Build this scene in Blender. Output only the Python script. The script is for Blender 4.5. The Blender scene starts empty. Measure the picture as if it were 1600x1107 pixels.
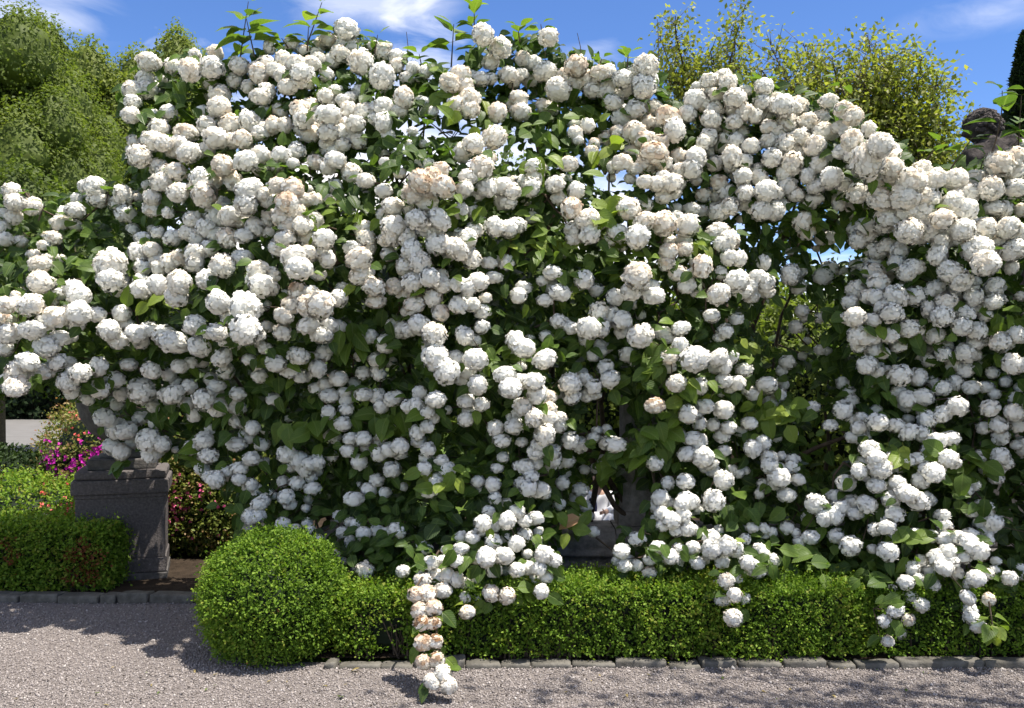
import bpy, bmesh, math, random
import numpy as np
from mathutils import Vector, Matrix

sc = bpy.context.scene
col = sc.collection
rng = np.random.default_rng(7)
random.seed(7)

# ------------------------------------------------------------------ camera, light, exposure
EYE, F, HY = 1.6, 1400.0, 600.0            # eye height, focal length in photo pixels, horizon row
cam = bpy.data.cameras.new('camera')
cam.sensor_width = 36.0
cam.lens = 36.0 * F / 1600.0
cam.shift_y = (HY - 553.5) / 1600.0
cam.clip_start, cam.clip_end = 0.05, 1500.0
camo = bpy.data.objects.new('camera', cam)
camo.location = (0, 0, EYE)
camo.rotation_euler = (math.radians(90), 0, 0)
col.objects.link(camo)
sc.camera = camo

SUN_DIR = Vector((0.28, -0.13, 0.93)).normalized()     # towards the sun
sun = bpy.data.lights.new('sun', 'SUN')
sun.energy = 4.9
sun.angle = math.radians(0.53)
sun.color = (1.0, 0.94, 0.84)
suno = bpy.data.objects.new('sun', sun)
suno.rotation_euler = SUN_DIR.to_track_quat('Z', 'Y').to_euler()
suno.location = (0, 0, 30)
col.objects.link(suno)

FILL_CLOUD_SHIFT = (6.2, -2.4, 8.1)  # keeps the added fill cloud mostly clear of the camera view
world = bpy.data.worlds.new('World')
sc.world = world
world.use_nodes = True
nt = world.node_tree
nt.nodes.clear()
def N(nt, t, **kw):
    n = nt.nodes.new(t)
    for k, v in kw.items():
        setattr(n, k, v)
    return n
wo = N(nt, 'ShaderNodeOutputWorld')
bg = N(nt, 'ShaderNodeBackground')
sky = N(nt, 'ShaderNodeTexSky', sky_type='NISHITA')
sky.sun_disc = False
sky.sun_elevation = math.asin(SUN_DIR.z)
sky.sun_rotation = math.atan2(SUN_DIR.x, SUN_DIR.y)
sky.altitude = 1500.0
sky.air_density = 1.0
sky.dust_density = 0.0
sky.ozone_density = 3.0
hsv = N(nt, 'ShaderNodeHueSaturation')
hsv.inputs['Hue'].default_value = 0.51
hsv.inputs['Saturation'].default_value = 1.18
nt.links.new(sky.outputs[0], hsv.inputs['Color'])
# thin clouds: stretched noise over the whole sky, thickest where broad patches of it rise
tc = N(nt, 'ShaderNodeTexCoord')
def mth(op, a, b=None, clamp=False):
    m = N(nt, 'ShaderNodeMath', operation=op)
    m.use_clamp = clamp
    for i, v in enumerate((a, b)):
        if v is None: continue
        if isinstance(v, (int, float)): m.inputs[i].default_value = v
        else: nt.links.new(v, m.inputs[i])
    return m.outputs[0]
sep = N(nt, 'ShaderNodeSeparateXYZ')
nt.links.new(tc.outputs['Generated'], sep.inputs[0])
mp = N(nt, 'ShaderNodeMapping')
mp.inputs['Scale'].default_value = (1.0, 1.0, 3.0)
nt.links.new(tc.outputs['Generated'], mp.inputs['Vector'])
nz = N(nt, 'ShaderNodeTexNoise')
nz.inputs['Scale'].default_value = 9.0
nz.inputs['Detail'].default_value = 7.0
nz.inputs['Roughness'].default_value = 0.55
nz.inputs['Distortion'].default_value = 0.6
nt.links.new(mp.outputs[0], nz.inputs['Vector'])
def patch(px, py, rx, ry, amt):
    """a cloud standing in a given direction of the sky, as wide and high as seen from the garden"""
    d = Vector(((px - 800) / F, 1.0, (HY - py) / F)).normalized()
    k = d.y * d.y
    v = N(nt, 'ShaderNodeVectorMath', operation='SUBTRACT')
    nt.links.new(tc.outputs['Generated'], v.inputs[0])
    v.inputs[1].default_value = d
    m = N(nt, 'ShaderNodeVectorMath', operation='MULTIPLY')
    nt.links.new(v.outputs[0], m.inputs[0])
    m.inputs[1].default_value = (F / rx / d.y, F / rx / d.y, F / ry / d.y)
    l = N(nt, 'ShaderNodeVectorMath', operation='LENGTH')
    nt.links.new(m.outputs[0], l.inputs[0])
    e = mth('SUBTRACT', 1.0, l.outputs['Value'], True)
    return mth('MULTIPLY', e, amt)
acc = None
for p in ((10, 5, 190, 70, 1.5), (575, -15, 190, 75, 1.35), (640, 15, 110, 40, .5), (925, 88, 95, 34, .75), (1530, 22, 140, 36, .6), (300, -160, 420, 110, 1.0), (1200, -240, 500, 120, 1.0)):
    o = patch(*p)
    acc = o if acc is None else mth('ADD', acc, o)
nn = mth('SUBTRACT', nz.outputs['Fac'], 0.22)
# cloud added mostly out of view to whiten the fill light: slow, feathered noise
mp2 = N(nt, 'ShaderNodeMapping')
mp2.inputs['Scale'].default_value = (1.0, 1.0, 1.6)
mp2.inputs['Location'].default_value = FILL_CLOUD_SHIFT
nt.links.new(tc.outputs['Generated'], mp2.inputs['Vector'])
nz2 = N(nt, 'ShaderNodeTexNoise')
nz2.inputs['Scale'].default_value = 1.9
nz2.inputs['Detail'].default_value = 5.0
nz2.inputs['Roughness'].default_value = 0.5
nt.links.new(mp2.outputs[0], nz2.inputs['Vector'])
fill_cloud = mth('MULTIPLY', mth('SUBTRACT', mth('ADD', nz2.outputs['Fac'], mth('MULTIPLY', mth('SUBTRACT', nz.outputs['Fac'], .5), .25)), 0.46), 6.0, True)
cl = mth('ADD', mth('MULTIPLY', .30, mth('MULTIPLY', mth('MULTIPLY', acc, 1.6, True), mth('ADD', mth('MULTIPLY', nn, 3.4), mth('SUBTRACT', mth('MULTIPLY', acc, .5), .85)), True)), mth('MULTIPLY', fill_cloud, .95), True)
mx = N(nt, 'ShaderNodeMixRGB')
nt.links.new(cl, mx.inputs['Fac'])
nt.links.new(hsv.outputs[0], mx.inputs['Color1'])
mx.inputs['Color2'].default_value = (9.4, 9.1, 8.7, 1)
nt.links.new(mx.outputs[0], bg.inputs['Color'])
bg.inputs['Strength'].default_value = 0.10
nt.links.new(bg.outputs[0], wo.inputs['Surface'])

sc.view_settings.view_transform = 'Standard'
sc.view_settings.look = 'None'
sc.view_settings.exposure = 1.05
sc.view_settings.gamma = 1.0
sc.view_settings.use_curve_mapping = False
sc.render.engine = 'CYCLES'
sc.cycles.max_bounces = 9
sc.cycles.diffuse_bounces = 7
sc.cycles.transmission_bounces = 4
sc.cycles.glossy_bounces = 2

# ------------------------------------------------------------------ helpers
def at(px, py, Y):
    """the point at distance Y that lies in the direction of a photo pixel"""
    return np.array([(px - 800.0) / F * Y, Y, EYE - (py - HY) / F * Y])

def link(o, parent=None):
    col.objects.link(o)
    if parent is not None:
        o.parent = parent
    return o

def tag(o, label=None, cat=None, group=None, kind=None):
    if label: o['label'] = label
    if cat: o['category'] = cat
    if group: o['group'] = group
    if kind: o['kind'] = kind
    return o

def empty(name, loc, rz=0.0):
    o = bpy.data.objects.new(name, None)
    o.empty_display_size = 0.1
    o.location = loc
    o.rotation_euler = (0, 0, rz)
    return link(o)

def mesh_np(name, V, Fc, mat, attrs=None, smooth=False):
    """mesh from arrays: V (n,3), Fc (m,k)"""
    V = np.asarray(V, np.float32); Fc = np.asarray(Fc, np.int32)
    me = bpy.data.meshes.new(name)
    m, k = Fc.shape
    me.vertices.add(len(V)); me.vertices.foreach_set('co', V.ravel())
    me.loops.add(m * k); me.loops.foreach_set('vertex_index', Fc.ravel())
    me.polygons.add(m)
    me.polygons.foreach_set('loop_start', np.arange(0, m * k, k, dtype=np.int32))
    me.polygons.foreach_set('loop_total', np.full(m, k, np.int32))
    if smooth:
        me.polygons.foreach_set('use_smooth', np.ones(m, bool))
    for an, av in (attrs or {}).items():
        av = np.asarray(av, np.float32)
        if av.ndim == 2:
            a = me.attributes.new(an, 'FLOAT_VECTOR', 'POINT'); a.data.foreach_set('vector', av.ravel())
        else:
            a = me.attributes.new(an, 'FLOAT', 'POINT'); a.data.foreach_set('value', av)
    me.update(calc_edges=True)
    me.validate()
    if mat: me.materials.append(mat)
    return me

def obj_np(name, V, Fc, mat, parent=None, attrs=None, smooth=False):
    return link(bpy.data.objects.new(name, mesh_np(name, V, Fc, mat, attrs, smooth)), parent)

def obj_bm(name, bm, mat, parent=None, smooth=False):
    me = bpy.data.meshes.new(name)
    bm.normal_update()
    bm.to_mesh(me); bm.free()
    if smooth:
        for p in me.polygons: p.use_smooth = True
    if mat: me.materials.append(mat)
    return link(bpy.data.objects.new(name, me), parent)

def scatter(tv, tf, M, P, tone=None):
    """copies of a template (tv, tf) under matrices M (n,3,3) at P (n,3) as one array pair"""
    n, k = len(P), len(tv)
    V = np.einsum('nij,kj->nki', M, tv) + P[:, None, :]
    Fc = tf[None, :, :] + (np.arange(n) * k)[:, None, None]
    t = np.repeat(tone, k) if tone is not None else None
    return V.reshape(-1, 3), Fc.reshape(-1, tf.shape[1]), t

def unit(a):
    return a / np.maximum(np.linalg.norm(a, axis=-1, keepdims=True), 1e-9)

def frames(d, n, s):
    """matrices whose x axis is d, whose z axis is n made square to d, scaled by s"""
    d = unit(d)
    n = unit(n - d * (n * d).sum(1, keepdims=True))
    b = np.cross(n, d)
    return np.stack([d, b, n], axis=2) * np.asarray(s)[:, None, None]

def rot_random(n, tilt=3.14):
    q = rng.normal(size=(n, 4)); q = unit(q)
    w, x, y, z = q.T
    return np.stack([np.stack([1-2*(y*y+z*z), 2*(x*y-z*w), 2*(x*z+y*w)], 1),
                     np.stack([2*(x*y+z*w), 1-2*(x*x+z*z), 2*(y*z-x*w)], 1),
                     np.stack([2*(x*z-y*w), 2*(y*z+x*w), 1-2*(x*x+y*y)], 1)], 1)

def lump(p, s=1.0, seed=0):
    """cheap smooth noise -1..1 at points (n,3)"""
    r = np.random.default_rng(100 + seed)
    out = 0; tot = 0
    for o in range(4):
        for _ in range(3):
            w = r.normal(size=3) * s * (1.8 ** o)
            a = 1.0 / (1.5 ** o)
            out = out + a * np.sin(p @ w + r.uniform(0, 6.28)); tot += a * 0.6
    return out / tot

def tube_arr(A, B, ra, rb, sides=5):
    """tapered tubes between points A and B (n,3)"""
    A = np.asarray(A, float); B = np.asarray(B, float)
    n = len(A)
    d = unit(B - A)
    up = np.where(np.abs(d[:, 2:3]) > 0.9, np.array([[1., 0, 0]]), np.array([[0, 0, 1.]]))
    u = unit(np.cross(d, up)); v = np.cross(d, u)
    t = np.arange(sides) / sides * 2 * math.pi
    ring = np.cos(t)[None, :, None] * u[:, None, :] + np.sin(t)[None, :, None] * v[:, None, :]
    V = np.concatenate([A[:, None] + ring * np.asarray(ra)[:, None, None], B[:, None] + ring * np.asarray(rb)[:, None, None]], 1).reshape(-1, 3)
    i = np.arange(sides); j = (i + 1) % sides
    f = np.stack([i, j, j + sides, i + sides], 1)
    Fc = (f[None] + (np.arange(n) * 2 * sides)[:, None, None]).reshape(-1, 4)
    return V, Fc

def path_tube(pts, radii, sides=7):
    """one continuous tube through points"""
    pts = np.asarray(pts, float); n = len(pts)
    tan = np.gradient(pts, axis=0); tan = unit(tan)
    up = np.array([0.3, 1.0, 0.1])
    u = unit(np.cross(tan, up)); v = np.cross(tan, u)
    t = np.arange(sides) / sides * 2 * math.pi
    V = pts[:, None] + (np.cos(t)[None, :, None] * u[:, None] + np.sin(t)[None, :, None] * v[:, None]) * np.asarray(radii)[:, None, None]
    V = V.reshape(-1, 3)
    Fc = []
    for k in range(n - 1):
        for i in range(sides):
            j = (i + 1) % sides
            Fc.append((k*sides+i, k*sides+j, (k+1)*sides+j, (k+1)*sides+i))
    return V, np.array(Fc)

def add_box(bm, c, s, bev=0.0, seg=1, rz=0.0):
    r = bmesh.ops.create_cube(bm, size=1.0)
    bmesh.ops.scale(bm, vec=s, verts=r['verts'])
    if bev > 0:
        es = list({e for v in r['verts'] for e in v.link_edges})
        b = bmesh.ops.bevel(bm, geom=es, offset=bev, segments=seg, affect='EDGES', profile=0.6)
        vs = list({v for f in b['faces'] for v in f.verts} | {v for v in r['verts'] if v.is_valid})
    else:
        vs = r['verts']
    if rz: bmesh.ops.rotate(bm, verts=vs, cent=(0, 0, 0), matrix=Matrix.Rotation(rz, 3, 'Z'))
    bmesh.ops.translate(bm, vec=c, verts=vs)
    return vs

def lathe(prof, seg=40):
    """prof: list of (radius, z)"""
    n = len(prof)
    t = np.arange(seg) / seg * 2 * math.pi
    V = np.array([[r * math.cos(a), r * math.sin(a), z] for r, z in prof for a in t])
    Fc = [(k*seg+i, k*seg+(i+1) % seg, (k+1)*seg+(i+1) % seg, (k+1)*seg+i) for k in range(n-1) for i in range(seg)]
    return V, np.array(Fc)

# ------------------------------------------------------------------ materials
def new_mat(name):
    m = bpy.data.materials.new(name)
    m.use_nodes = True
    m.node_tree.nodes.clear()
    return m, m.node_tree

def ramp(nt, src, stops):
    r = N(nt, 'ShaderNodeValToRGB')
    e = r.color_ramp.elements
    while len(e) < len(stops): e.new(0.5)
    for i, (p, c) in enumerate(stops):
        e[i].position = p
        e[i].color = (*c, 1)
    nt.links.new(src, r.inputs['Fac'])
    return r.outputs['Color']

def noise(nt, scale, detail=4, rough=0.6, coord='Object'):
    t = N(nt, 'ShaderNodeTexCoord')
    n = N(nt, 'ShaderNodeTexNoise')
    n.inputs['Scale'].default_value = scale
    n.inputs['Detail'].default_value = detail
    n.inputs['Roughness'].default_value = rough
    nt.links.new(t.outputs[coord], n.inputs['Vector'])
    return n.outputs['Fac']

def foliage_mat(name, stops, trans=0.35, rough=0.45, spec=0.35, sat=(1.25, 1.35, 0.7), veins=False):
    """leaf material: colour from the per-leaf attribute 'tone', light passes through the blade"""
    m, nt = new_mat(name)
    out = N(nt, 'ShaderNodeOutputMaterial')
    a = N(nt, 'ShaderNodeAttribute', attribute_name='tone')
    c = ramp(nt, a.outputs['Fac'], stops)
    p = N(nt, 'ShaderNodeBsdfPrincipled')
    p.inputs['Roughness'].default_value = rough
    p.inputs['Specular IOR Level'].default_value = spec
    if veins:
        def mm(op, x, y=None, cl=False):
            q = N(nt, 'ShaderNodeMath', operation=op); q.use_clamp = cl
            for i, v in enumerate((x, y)):
                if v is None: continue
                if isinstance(v, (int, float)): q.inputs[i].default_value = v
                else: nt.links.new(v, q.inputs[i])
            return q.outputs[0]
        lu = N(nt, 'ShaderNodeAttribute', attribute_name='along').outputs['Fac']
        lv = mm('ABSOLUTE', N(nt, 'ShaderNodeAttribute', attribute_name='across').outputs['Fac'])
        mid = mm('SUBTRACT', 1.0, mm('MULTIPLY', lv, 22.0), True)
        ph = mm('FRACT', mm('SUBTRACT', mm('MULTIPLY', lu, 8.0), mm('MULTIPLY', lv, 9.0)))
        side = mm('SUBTRACT', 1.0, mm('MULTIPLY', mm('ABSOLUTE', mm('SUBTRACT', ph, .5)), 7.0), True)
        vv = mm('MAXIMUM', mid, mm('MULTIPLY', side, .55))
        mxv = N(nt, 'ShaderNodeMixRGB'); mxv.inputs['Color2'].default_value = (0.20, 0.26, 0.07, 1)
        nt.links.new(mm('MULTIPLY', vv, .42), mxv.inputs['Fac']); nt.links.new(c, mxv.inputs['Color1'])
        nz_ = N(nt, 'ShaderNodeTexNoise'); nz_.inputs['Scale'].default_value = 45.0
        tco = N(nt, 'ShaderNodeTexCoord'); nt.links.new(tco.outputs['Object'], nz_.inputs['Vector'])
        br = N(nt, 'ShaderNodeMixRGB', blend_type='MULTIPLY'); br.inputs['Fac'].default_value = .45
        nt.links.new(mxv.outputs[0], br.inputs['Color1']); nt.links.new(ramp(nt, nz_.outputs['Fac'], [(.3, (.55, .6, .5)), (.65, (1.25, 1.2, 1.1))]), br.inputs['Color2'])
        c = br.outputs[0]
        bp = N(nt, 'ShaderNodeBump'); bp.inputs['Strength'].default_value = .6; bp.inputs['Distance'].default_value = .004
        bp.invert = True
        nt.links.new(vv, bp.inputs['Height']); nt.links.new(bp.outputs[0], p.inputs['Normal'])
    nt.links.new(c, p.inputs['Base Color'])
    tr = N(nt, 'ShaderNodeBsdfTranslucent')
    mul = N(nt, 'ShaderNodeMixRGB', blend_type='MULTIPLY')
    mul.inputs['Fac'].default_value = 1.0
    nt.links.new(c, mul.inputs['Color1'])
    mul.inputs['Color2'].default_value = (*[s * 1.5 for s in sat], 1)
    nt.links.new(mul.outputs[0], tr.inputs['Color'])
    mix = N(nt, 'ShaderNodeMixShader')
    mix.inputs[0].default_value = trans
    nt.links.new(p.outputs[0], mix.inputs[1])
    nt.links.new(tr.outputs[0], mix.inputs[2])
    nt.links.new(mix.outputs[0], out.inputs['Surface'])
    return m

def solid_mat(name, stops, scale=8.0, rough=0.9, bump=0.3, bscale=60.0, spec=0.2, dist=0.01):
    m, nt = new_mat(name)
    out = N(nt, 'ShaderNodeOutputMaterial')
    p = N(nt, 'ShaderNodeBsdfPrincipled')
    p.inputs['Roughness'].default_value = rough
    p.inputs['Specular IOR Level'].default_value = spec
    nt.links.new(ramp(nt, noise(nt, scale, 6, 0.65), stops), p.inputs['Base Color'])
    if bump:
        b = N(nt, 'ShaderNodeBump')
        b.inputs['Strength'].default_value = bump
        b.inputs['Distance'].default_value = dist
        nt.links.new(noise(nt, bscale, 6, 0.7), b.inputs['Height'])
        nt.links.new(b.outputs[0], p.inputs['Normal'])
    nt.links.new(p.outputs[0], out.inputs['Surface'])
    return m

M_leaf = foliage_mat('viburnum_leaf', [(0.0, (0.026, 0.052, 0.013)), (0.4, (0.056, 0.105, 0.018)), (0.75, (0.125, 0.19, 0.026)), (0.93, (0.21, 0.26, 0.04)), (1.0, (0.36, 0.21, 0.12))], 0.34, 0.45, 0.3, veins=True)
M_box = foliage_mat('box_leaf', [(0.0, (0.030, 0.062, 0.008)), (0.5, (0.102, 0.182, 0.018)), (0.85, (0.185, 0.27, 0.032)), (1.0, (0.15, 0.05, 0.02))], 0.3, 0.62, 0.18)
M_tree = foliage_mat('tree_leaf', [(0.0, (0.05, 0.075, 0.016)), (0.5, (0.110, 0.145, 0.028)), (1.0, (0.17, 0.195, 0.040))], 0.35, 0.6, 0.2)
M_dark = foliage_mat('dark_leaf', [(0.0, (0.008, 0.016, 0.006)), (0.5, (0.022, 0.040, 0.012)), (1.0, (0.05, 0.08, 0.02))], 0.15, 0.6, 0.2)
M_young = foliage_mat('young_leaf', [(0.0, (0.09, 0.115, 0.022)), (0.6, (0.20, 0.22, 0.045)), (1.0, (0.28, 0.26, 0.06))], 0.42, 0.5, 0.3)
M_azalea = foliage_mat('azalea_leaf', [(0.0, (0.06, 0.10, 0.018)), (0.45, (0.15, 0.18, 0.035)), (0.72, (0.25, 0.17, 0.08)), (1.0, (0.20, 0.05, 0.03))], 0.25, 0.55, 0.25)
M_grass = foliage_mat('grass_blade', [(0.0, (0.06, 0.10, 0.015)), (1.0, (0.13, 0.19, 0.03))], 0.3, 0.6, 0.2)
def petal_mat(name, stops, trans=0.22, soft=0):
    m, nt = new_mat(name)
    out = N(nt, 'ShaderNodeOutputMaterial')
    a = N(nt, 'ShaderNodeAttribute', attribute_name='age')
    c = ramp(nt, a.outputs['Fac'], stops)
    d = N(nt, 'ShaderNodeBsdfDiffuse'); t = N(nt, 'ShaderNodeBsdfTranslucent')
    nt.links.new(c, d.inputs['Color']); nt.links.new(c, t.inputs['Color'])
    if soft:
        av = N(nt, 'ShaderNodeAttribute', attribute_name='outward')
        vt = N(nt, 'ShaderNodeVectorTransform', vector_type='NORMAL', convert_from='OBJECT', convert_to='WORLD')
        nt.links.new(av.outputs['Vector'], vt.inputs[0])
        ge = N(nt, 'ShaderNodeNewGeometry')
        sc1 = N(nt, 'ShaderNodeVectorMath', operation='SCALE'); sc1.inputs['Scale'].default_value = soft
        vn = N(nt, 'ShaderNodeVectorMath', operation='NORMALIZE')
        nt.links.new(vt.outputs[0], vn.inputs[0]); nt.links.new(vn.outputs[0], sc1.inputs[0])
        ad = N(nt, 'ShaderNodeVectorMath', operation='ADD')
        nt.links.new(sc1.outputs[0], ad.inputs[0]); nt.links.new(ge.outputs['Normal'], ad.inputs[1])
        no = N(nt, 'ShaderNodeVectorMath', operation='NORMALIZE'); nt.links.new(ad.outputs[0], no.inputs[0])
        nt.links.new(no.outputs[0], d.inputs['Normal'])
    mix = N(nt, 'ShaderNodeMixShader'); mix.inputs[0].default_value = trans
    nt.links.new(d.outputs[0], mix.inputs[1]); nt.links.new(t.outputs[0], mix.inputs[2])
    nt.links.new(mix.outputs[0], out.inputs['Surface'])
    return m
M_petal = petal_mat('snowball_petal', [(0.0, (0.93, 0.92, 0.865)), (0.12, (0.93, 0.91, 0.84)), (0.35, (0.88, 0.79, 0.66)), (0.6, (0.71, 0.58, 0.46)), (0.85, (0.45, 0.325, 0.225)), (1.0, (0.26, 0.15, 0.08))], soft=2.0, trans=.30)
M_pink = petal_mat('pink_petal', [(0.0, (0.75, 0.09, 0.32)), (1.0, (0.85, 0.25, 0.42))])
M_magenta = petal_mat('magenta_petal', [(0.0, (0.42, 0.02, 0.30)), (1.0, (0.62, 0.05, 0.45))])
M_coral = petal_mat('coral_petal', [(0.0, (0.75, 0.13, 0.12)), (1.0, (0.80, 0.25, 0.20))])
M_bark = solid_mat('bark', [(0.3, (0.045, 0.033, 0.024)), (0.7, (0.12, 0.09, 0.065))], 30, 0.9, 0.5, 120)
M_twig = solid_mat('young_twig', [(0.3, (0.06, 0.045, 0.02)), (0.7, (0.12, 0.10, 0.04))], 30, 0.7, 0.2, 120)
M_stone = solid_mat('weathered_stone', [(0.25, (0.06, 0.053, 0.051)), (0.5, (0.105, 0.093, 0.090)), (0.75, (0.16, 0.143, 0.138))], 55, 0.92, 0.9, 75, 0.15, 0.012)
M_dstone = solid_mat('dark_stone', [(0.25, (0.04, 0.037, 0.036)), (0.5, (0.085, 0.079, 0.075)), (0.75, (0.15, 0.138, 0.13))], 16, 0.85, 0.7, 60, 0.25, 0.012)
M_basin = solid_mat('basin_stone', [(0.25, (0.11, 0.102, 0.098)), (0.5, (0.23, 0.214, 0.204)), (0.75, (0.36, 0.335, 0.315))], 14, 0.8, 0.7, 60, 0.25, 0.012)
M_kerb = solid_mat('kerb_stone', [(0.25, (0.055, 0.052, 0.043)), (0.5, (0.105, 0.098, 0.085)), (0.75, (0.18, 0.168, 0.148))], 13, 0.92, 0.7, 50, 0.15, 0.01)
M_soil = solid_mat('soil', [(0.3, (0.022, 0.016, 0.011)), (0.7, (0.06, 0.043, 0.03))], 12, 0.95, 1.0, 40, 0.1, 0.03)
M_path = solid_mat('path_paving', [(0.3, (0.11, 0.105, 0.10)), (0.7, (0.145, 0.14, 0.135))], 1.5, 0.9, 0.2, 30)
M_lawn = solid_mat('lawn', [(0.3, (0.05, 0.085, 0.015)), (0.7, (0.10, 0.15, 0.025))], 3, 0.9, 0.6, 60, 0.1, 0.03)
M_gravelbase = solid_mat('gravel_base', [(0.25, (0.13, 0.113, 0.106)), (0.5, (0.195, 0.172, 0.162)), (0.75, (0.25, 0.222, 0.212))], 90, 0.95, 1.0, 150, 0.1, 0.012)
def pebble_mat():
    m, nt = new_mat('pebble')
    out = N(nt, 'ShaderNodeOutputMaterial')
    p = N(nt, 'ShaderNodeBsdfPrincipled')
    p.inputs['Roughness'].default_value = 0.85
    p.inputs['Specular IOR Level'].default_value = 0.2
    a = N(nt, 'ShaderNodeAttribute', attribute_name='tone')
    nt.links.new(ramp(nt, a.outputs['Fac'], [(0.0, (0.11, 0.095, 0.089)), (0.4, (0.205, 0.18, 0.17)), (0.75, (0.28, 0.25, 0.237)), (1.0, (0.45, 0.42, 0.40))]), p.inputs['Base Color'])
    nt.links.new(p.outputs[0], out.inputs['Surface'])
    return m
M_pebble = pebble_mat()
def flat_mat(name, c, rough=0.8):
    return solid_mat(name, [(0.3, tuple(x * 0.9 for x in c)), (0.7, c)], 20, rough, 0.1, 60)

# ------------------------------------------------------------------ ground
def sheet(name, pts, z, mat, kind='structure'):
    me = bpy.data.meshes.new(name)
    me.from_pydata([(x, y, z) for x, y in pts], [], [tuple(range(len(pts)))])
    me.materials.append(mat)
    o = link(bpy.data.objects.new(name, me))
    o['kind'] = kind
    return o
sheet('ground', [(-600, -200), (600, -200), (600, 900), (-600, 900)], 0.0, M_lawn)
YK, YKL = 5.06, 6.58                       # front kerb line, left kerb line
XC = -1.30                                 # where the kerb turns the corner
sheet('gravel_path', [(-14, -6), (14, -6), (14, YK + .07), (XC, YK + .07), (XC, YKL + .05), (-14, YKL + .05)], 0.006, M_gravelbase)
# planting bed: soil a little above the gravel
me = bpy.data.meshes.new('soil_bed')
gx = np.linspace(-9, 9, 91); gy = np.linspace(YK + .06, 10.5, 56)
GX, GY = np.meshgrid(gx, gy)
P = np.stack([GX, GY, 0 * GX], -1).reshape(-1, 3)
P[:, 2] = 0.035 + 0.018 * lump(P * 4, 1.0, 3)
idx = np.arange(len(P)).reshape(GX.shape)
Fq = np.stack([idx[:-1, :-1], idx[:-1, 1:], idx[1:, 1:], idx[1:, :-1]], -1).reshape(-1, 4)
cen = P[Fq].mean(1)
Fq = Fq[(cen[:, 0] > XC + 0.02) | (cen[:, 1] > YKL + .04)]
o = obj_np('soil_bed', P, Fq, M_soil, smooth=True); o['kind'] = 'structure'
sheet('paved_path', [(-60, 21), (-9.5, 21), (-9.5, 40), (-60, 40)], 0.012, M_path)

# loose gravel
npb = 56000
oct_v = np.array([[1, 0, 0], [-1, 0, 0], [0, 1, 0], [0, -1, 0], [0, 0, 1], [0, 0, -1]], float)
oct_f = np.array([[0, 2, 4], [2, 1, 4], [1, 3, 4], [3, 0, 4], [2, 0, 5], [1, 2, 5], [3, 1, 5], [0, 3, 5]])
yy = rng.uniform(4.05, 6.62, npb * 3)
xx = rng.uniform(-4.2, 3.9, npb * 3)
ok = (np.abs(xx) < yy * 0.60) & ((yy < YK - .01) | ((xx < XC - .12) & (yy < YKL))) & (rng.uniform(size=len(yy)) < np.clip(1.35 - (yy - 4.2) * 0.42, 0.25, 1))
xx, yy = xx[ok][:npb], yy[ok][:npb]
n = len(xx)
sz = rng.gamma(5, 0.00085, n) + 0.002
Mx = rot_random(n) * sz[:, None, None] * np.array([1.0, 0.85, 0.65])[None, None, :]
V, Fc, T = scatter(oct_v, oct_f, Mx, np.stack([xx, yy, 0.006 + sz * 0.3], 1), np.clip(rng.beta(2.2, 2.4, n), 0, 1))
tag(obj_np('gravel', V, Fc, M_pebble, attrs={'tone': T}), kind='stuff')

# kerb of separate rough stones
kerb = empty('kerb', (0, YK, 0)); kerb['kind'] = 'structure'
def kerb_stone(cx, cy, L, W, H, rz):
    bm = bmesh.new()
    add_box(bm, (0, 0, 0), (L, W, H), 0.014, 2)
    bmesh.ops.subdivide_edges(bm, edges=[e for e in bm.edges if e.calc_length() > 0.1], cuts=2, use_grid_fill=True)
    for v in bm.verts:
        q = np.array([[v.co.x + cx * 3, v.co.y + cy * 7, v.co.z]])
        v.co += Vector((lump(q, 14, 1)[0] * .010, lump(q, 12, 2)[0] * .012, lump(q, 10, 4)[0] * .012))
    o = obj_bm('kerb_stone', bm, M_kerb, kerb, True)
    o.location = (cx, cy - YK, H / 2 - 0.025)
    o.rotation_euler = (random.uniform(-.03, .03), random.uniform(-.025, .025), rz)
bounds = [510, 528, 597, 647, 727, 782, 829, 893, 960, 1042, 1092, 1150, 1222, 1290, 1333, 1400, 1534, 1640]
for a, b in zip(bounds[:-1], bounds[1:]):
    xa, xb = (a - 800) / F * YK, (b - 800) / F * YK
    kerb_stone((xa + xb) / 2, YK + random.uniform(-.012, .012), xb - xa - random.uniform(.004, .012), .10, random.uniform(.05, .08), random.uniform(-.03, .03))
y = YK + .22
while y < YKL - .2:
    kerb_stone(XC - .02, y + .17, .13, .33, .11, random.uniform(-.03, .03)); y += .35
bl = [-60, 36, 98, 163, 190, 238, 310, 385]
for a, b in zip(bl[:-1], bl[1:]):
    xa, xb = (a - 800) / F * YKL, (b - 800) / F * YKL
    kerb_stone((xa + xb) / 2, YKL + random.uniform(-.015, .015), xb - xa - .01, .15, random.uniform(.085, .11), random.uniform(-.03, .03))

# ------------------------------------------------------------------ clipped hedges and low shrubs
kite_v = np.array([[0, 0, 0], [.5, .32, .10], [1, 0, -.06], [.5, -.32, .10]], float)
kite_f = np.array([[0, 2, 1], [0, 3, 2]])
quad_f = np.array([[0, 1, 2, 3]])

def leaves_on(P, Nn, size, tone, spread=0.75, droop=0.0):
    n = len(P)
    d = unit(Nn + rng.normal(size=(n, 3)) * spread + np.array([0, 0, -droop]))
    nn = unit(Nn * 0.9 + rng.normal(size=(n, 3)) * 0.7 + np.array([0, 0, 0.35]))
    return scatter(kite_v, kite_f, frames(d, nn, size), P, tone)

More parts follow.
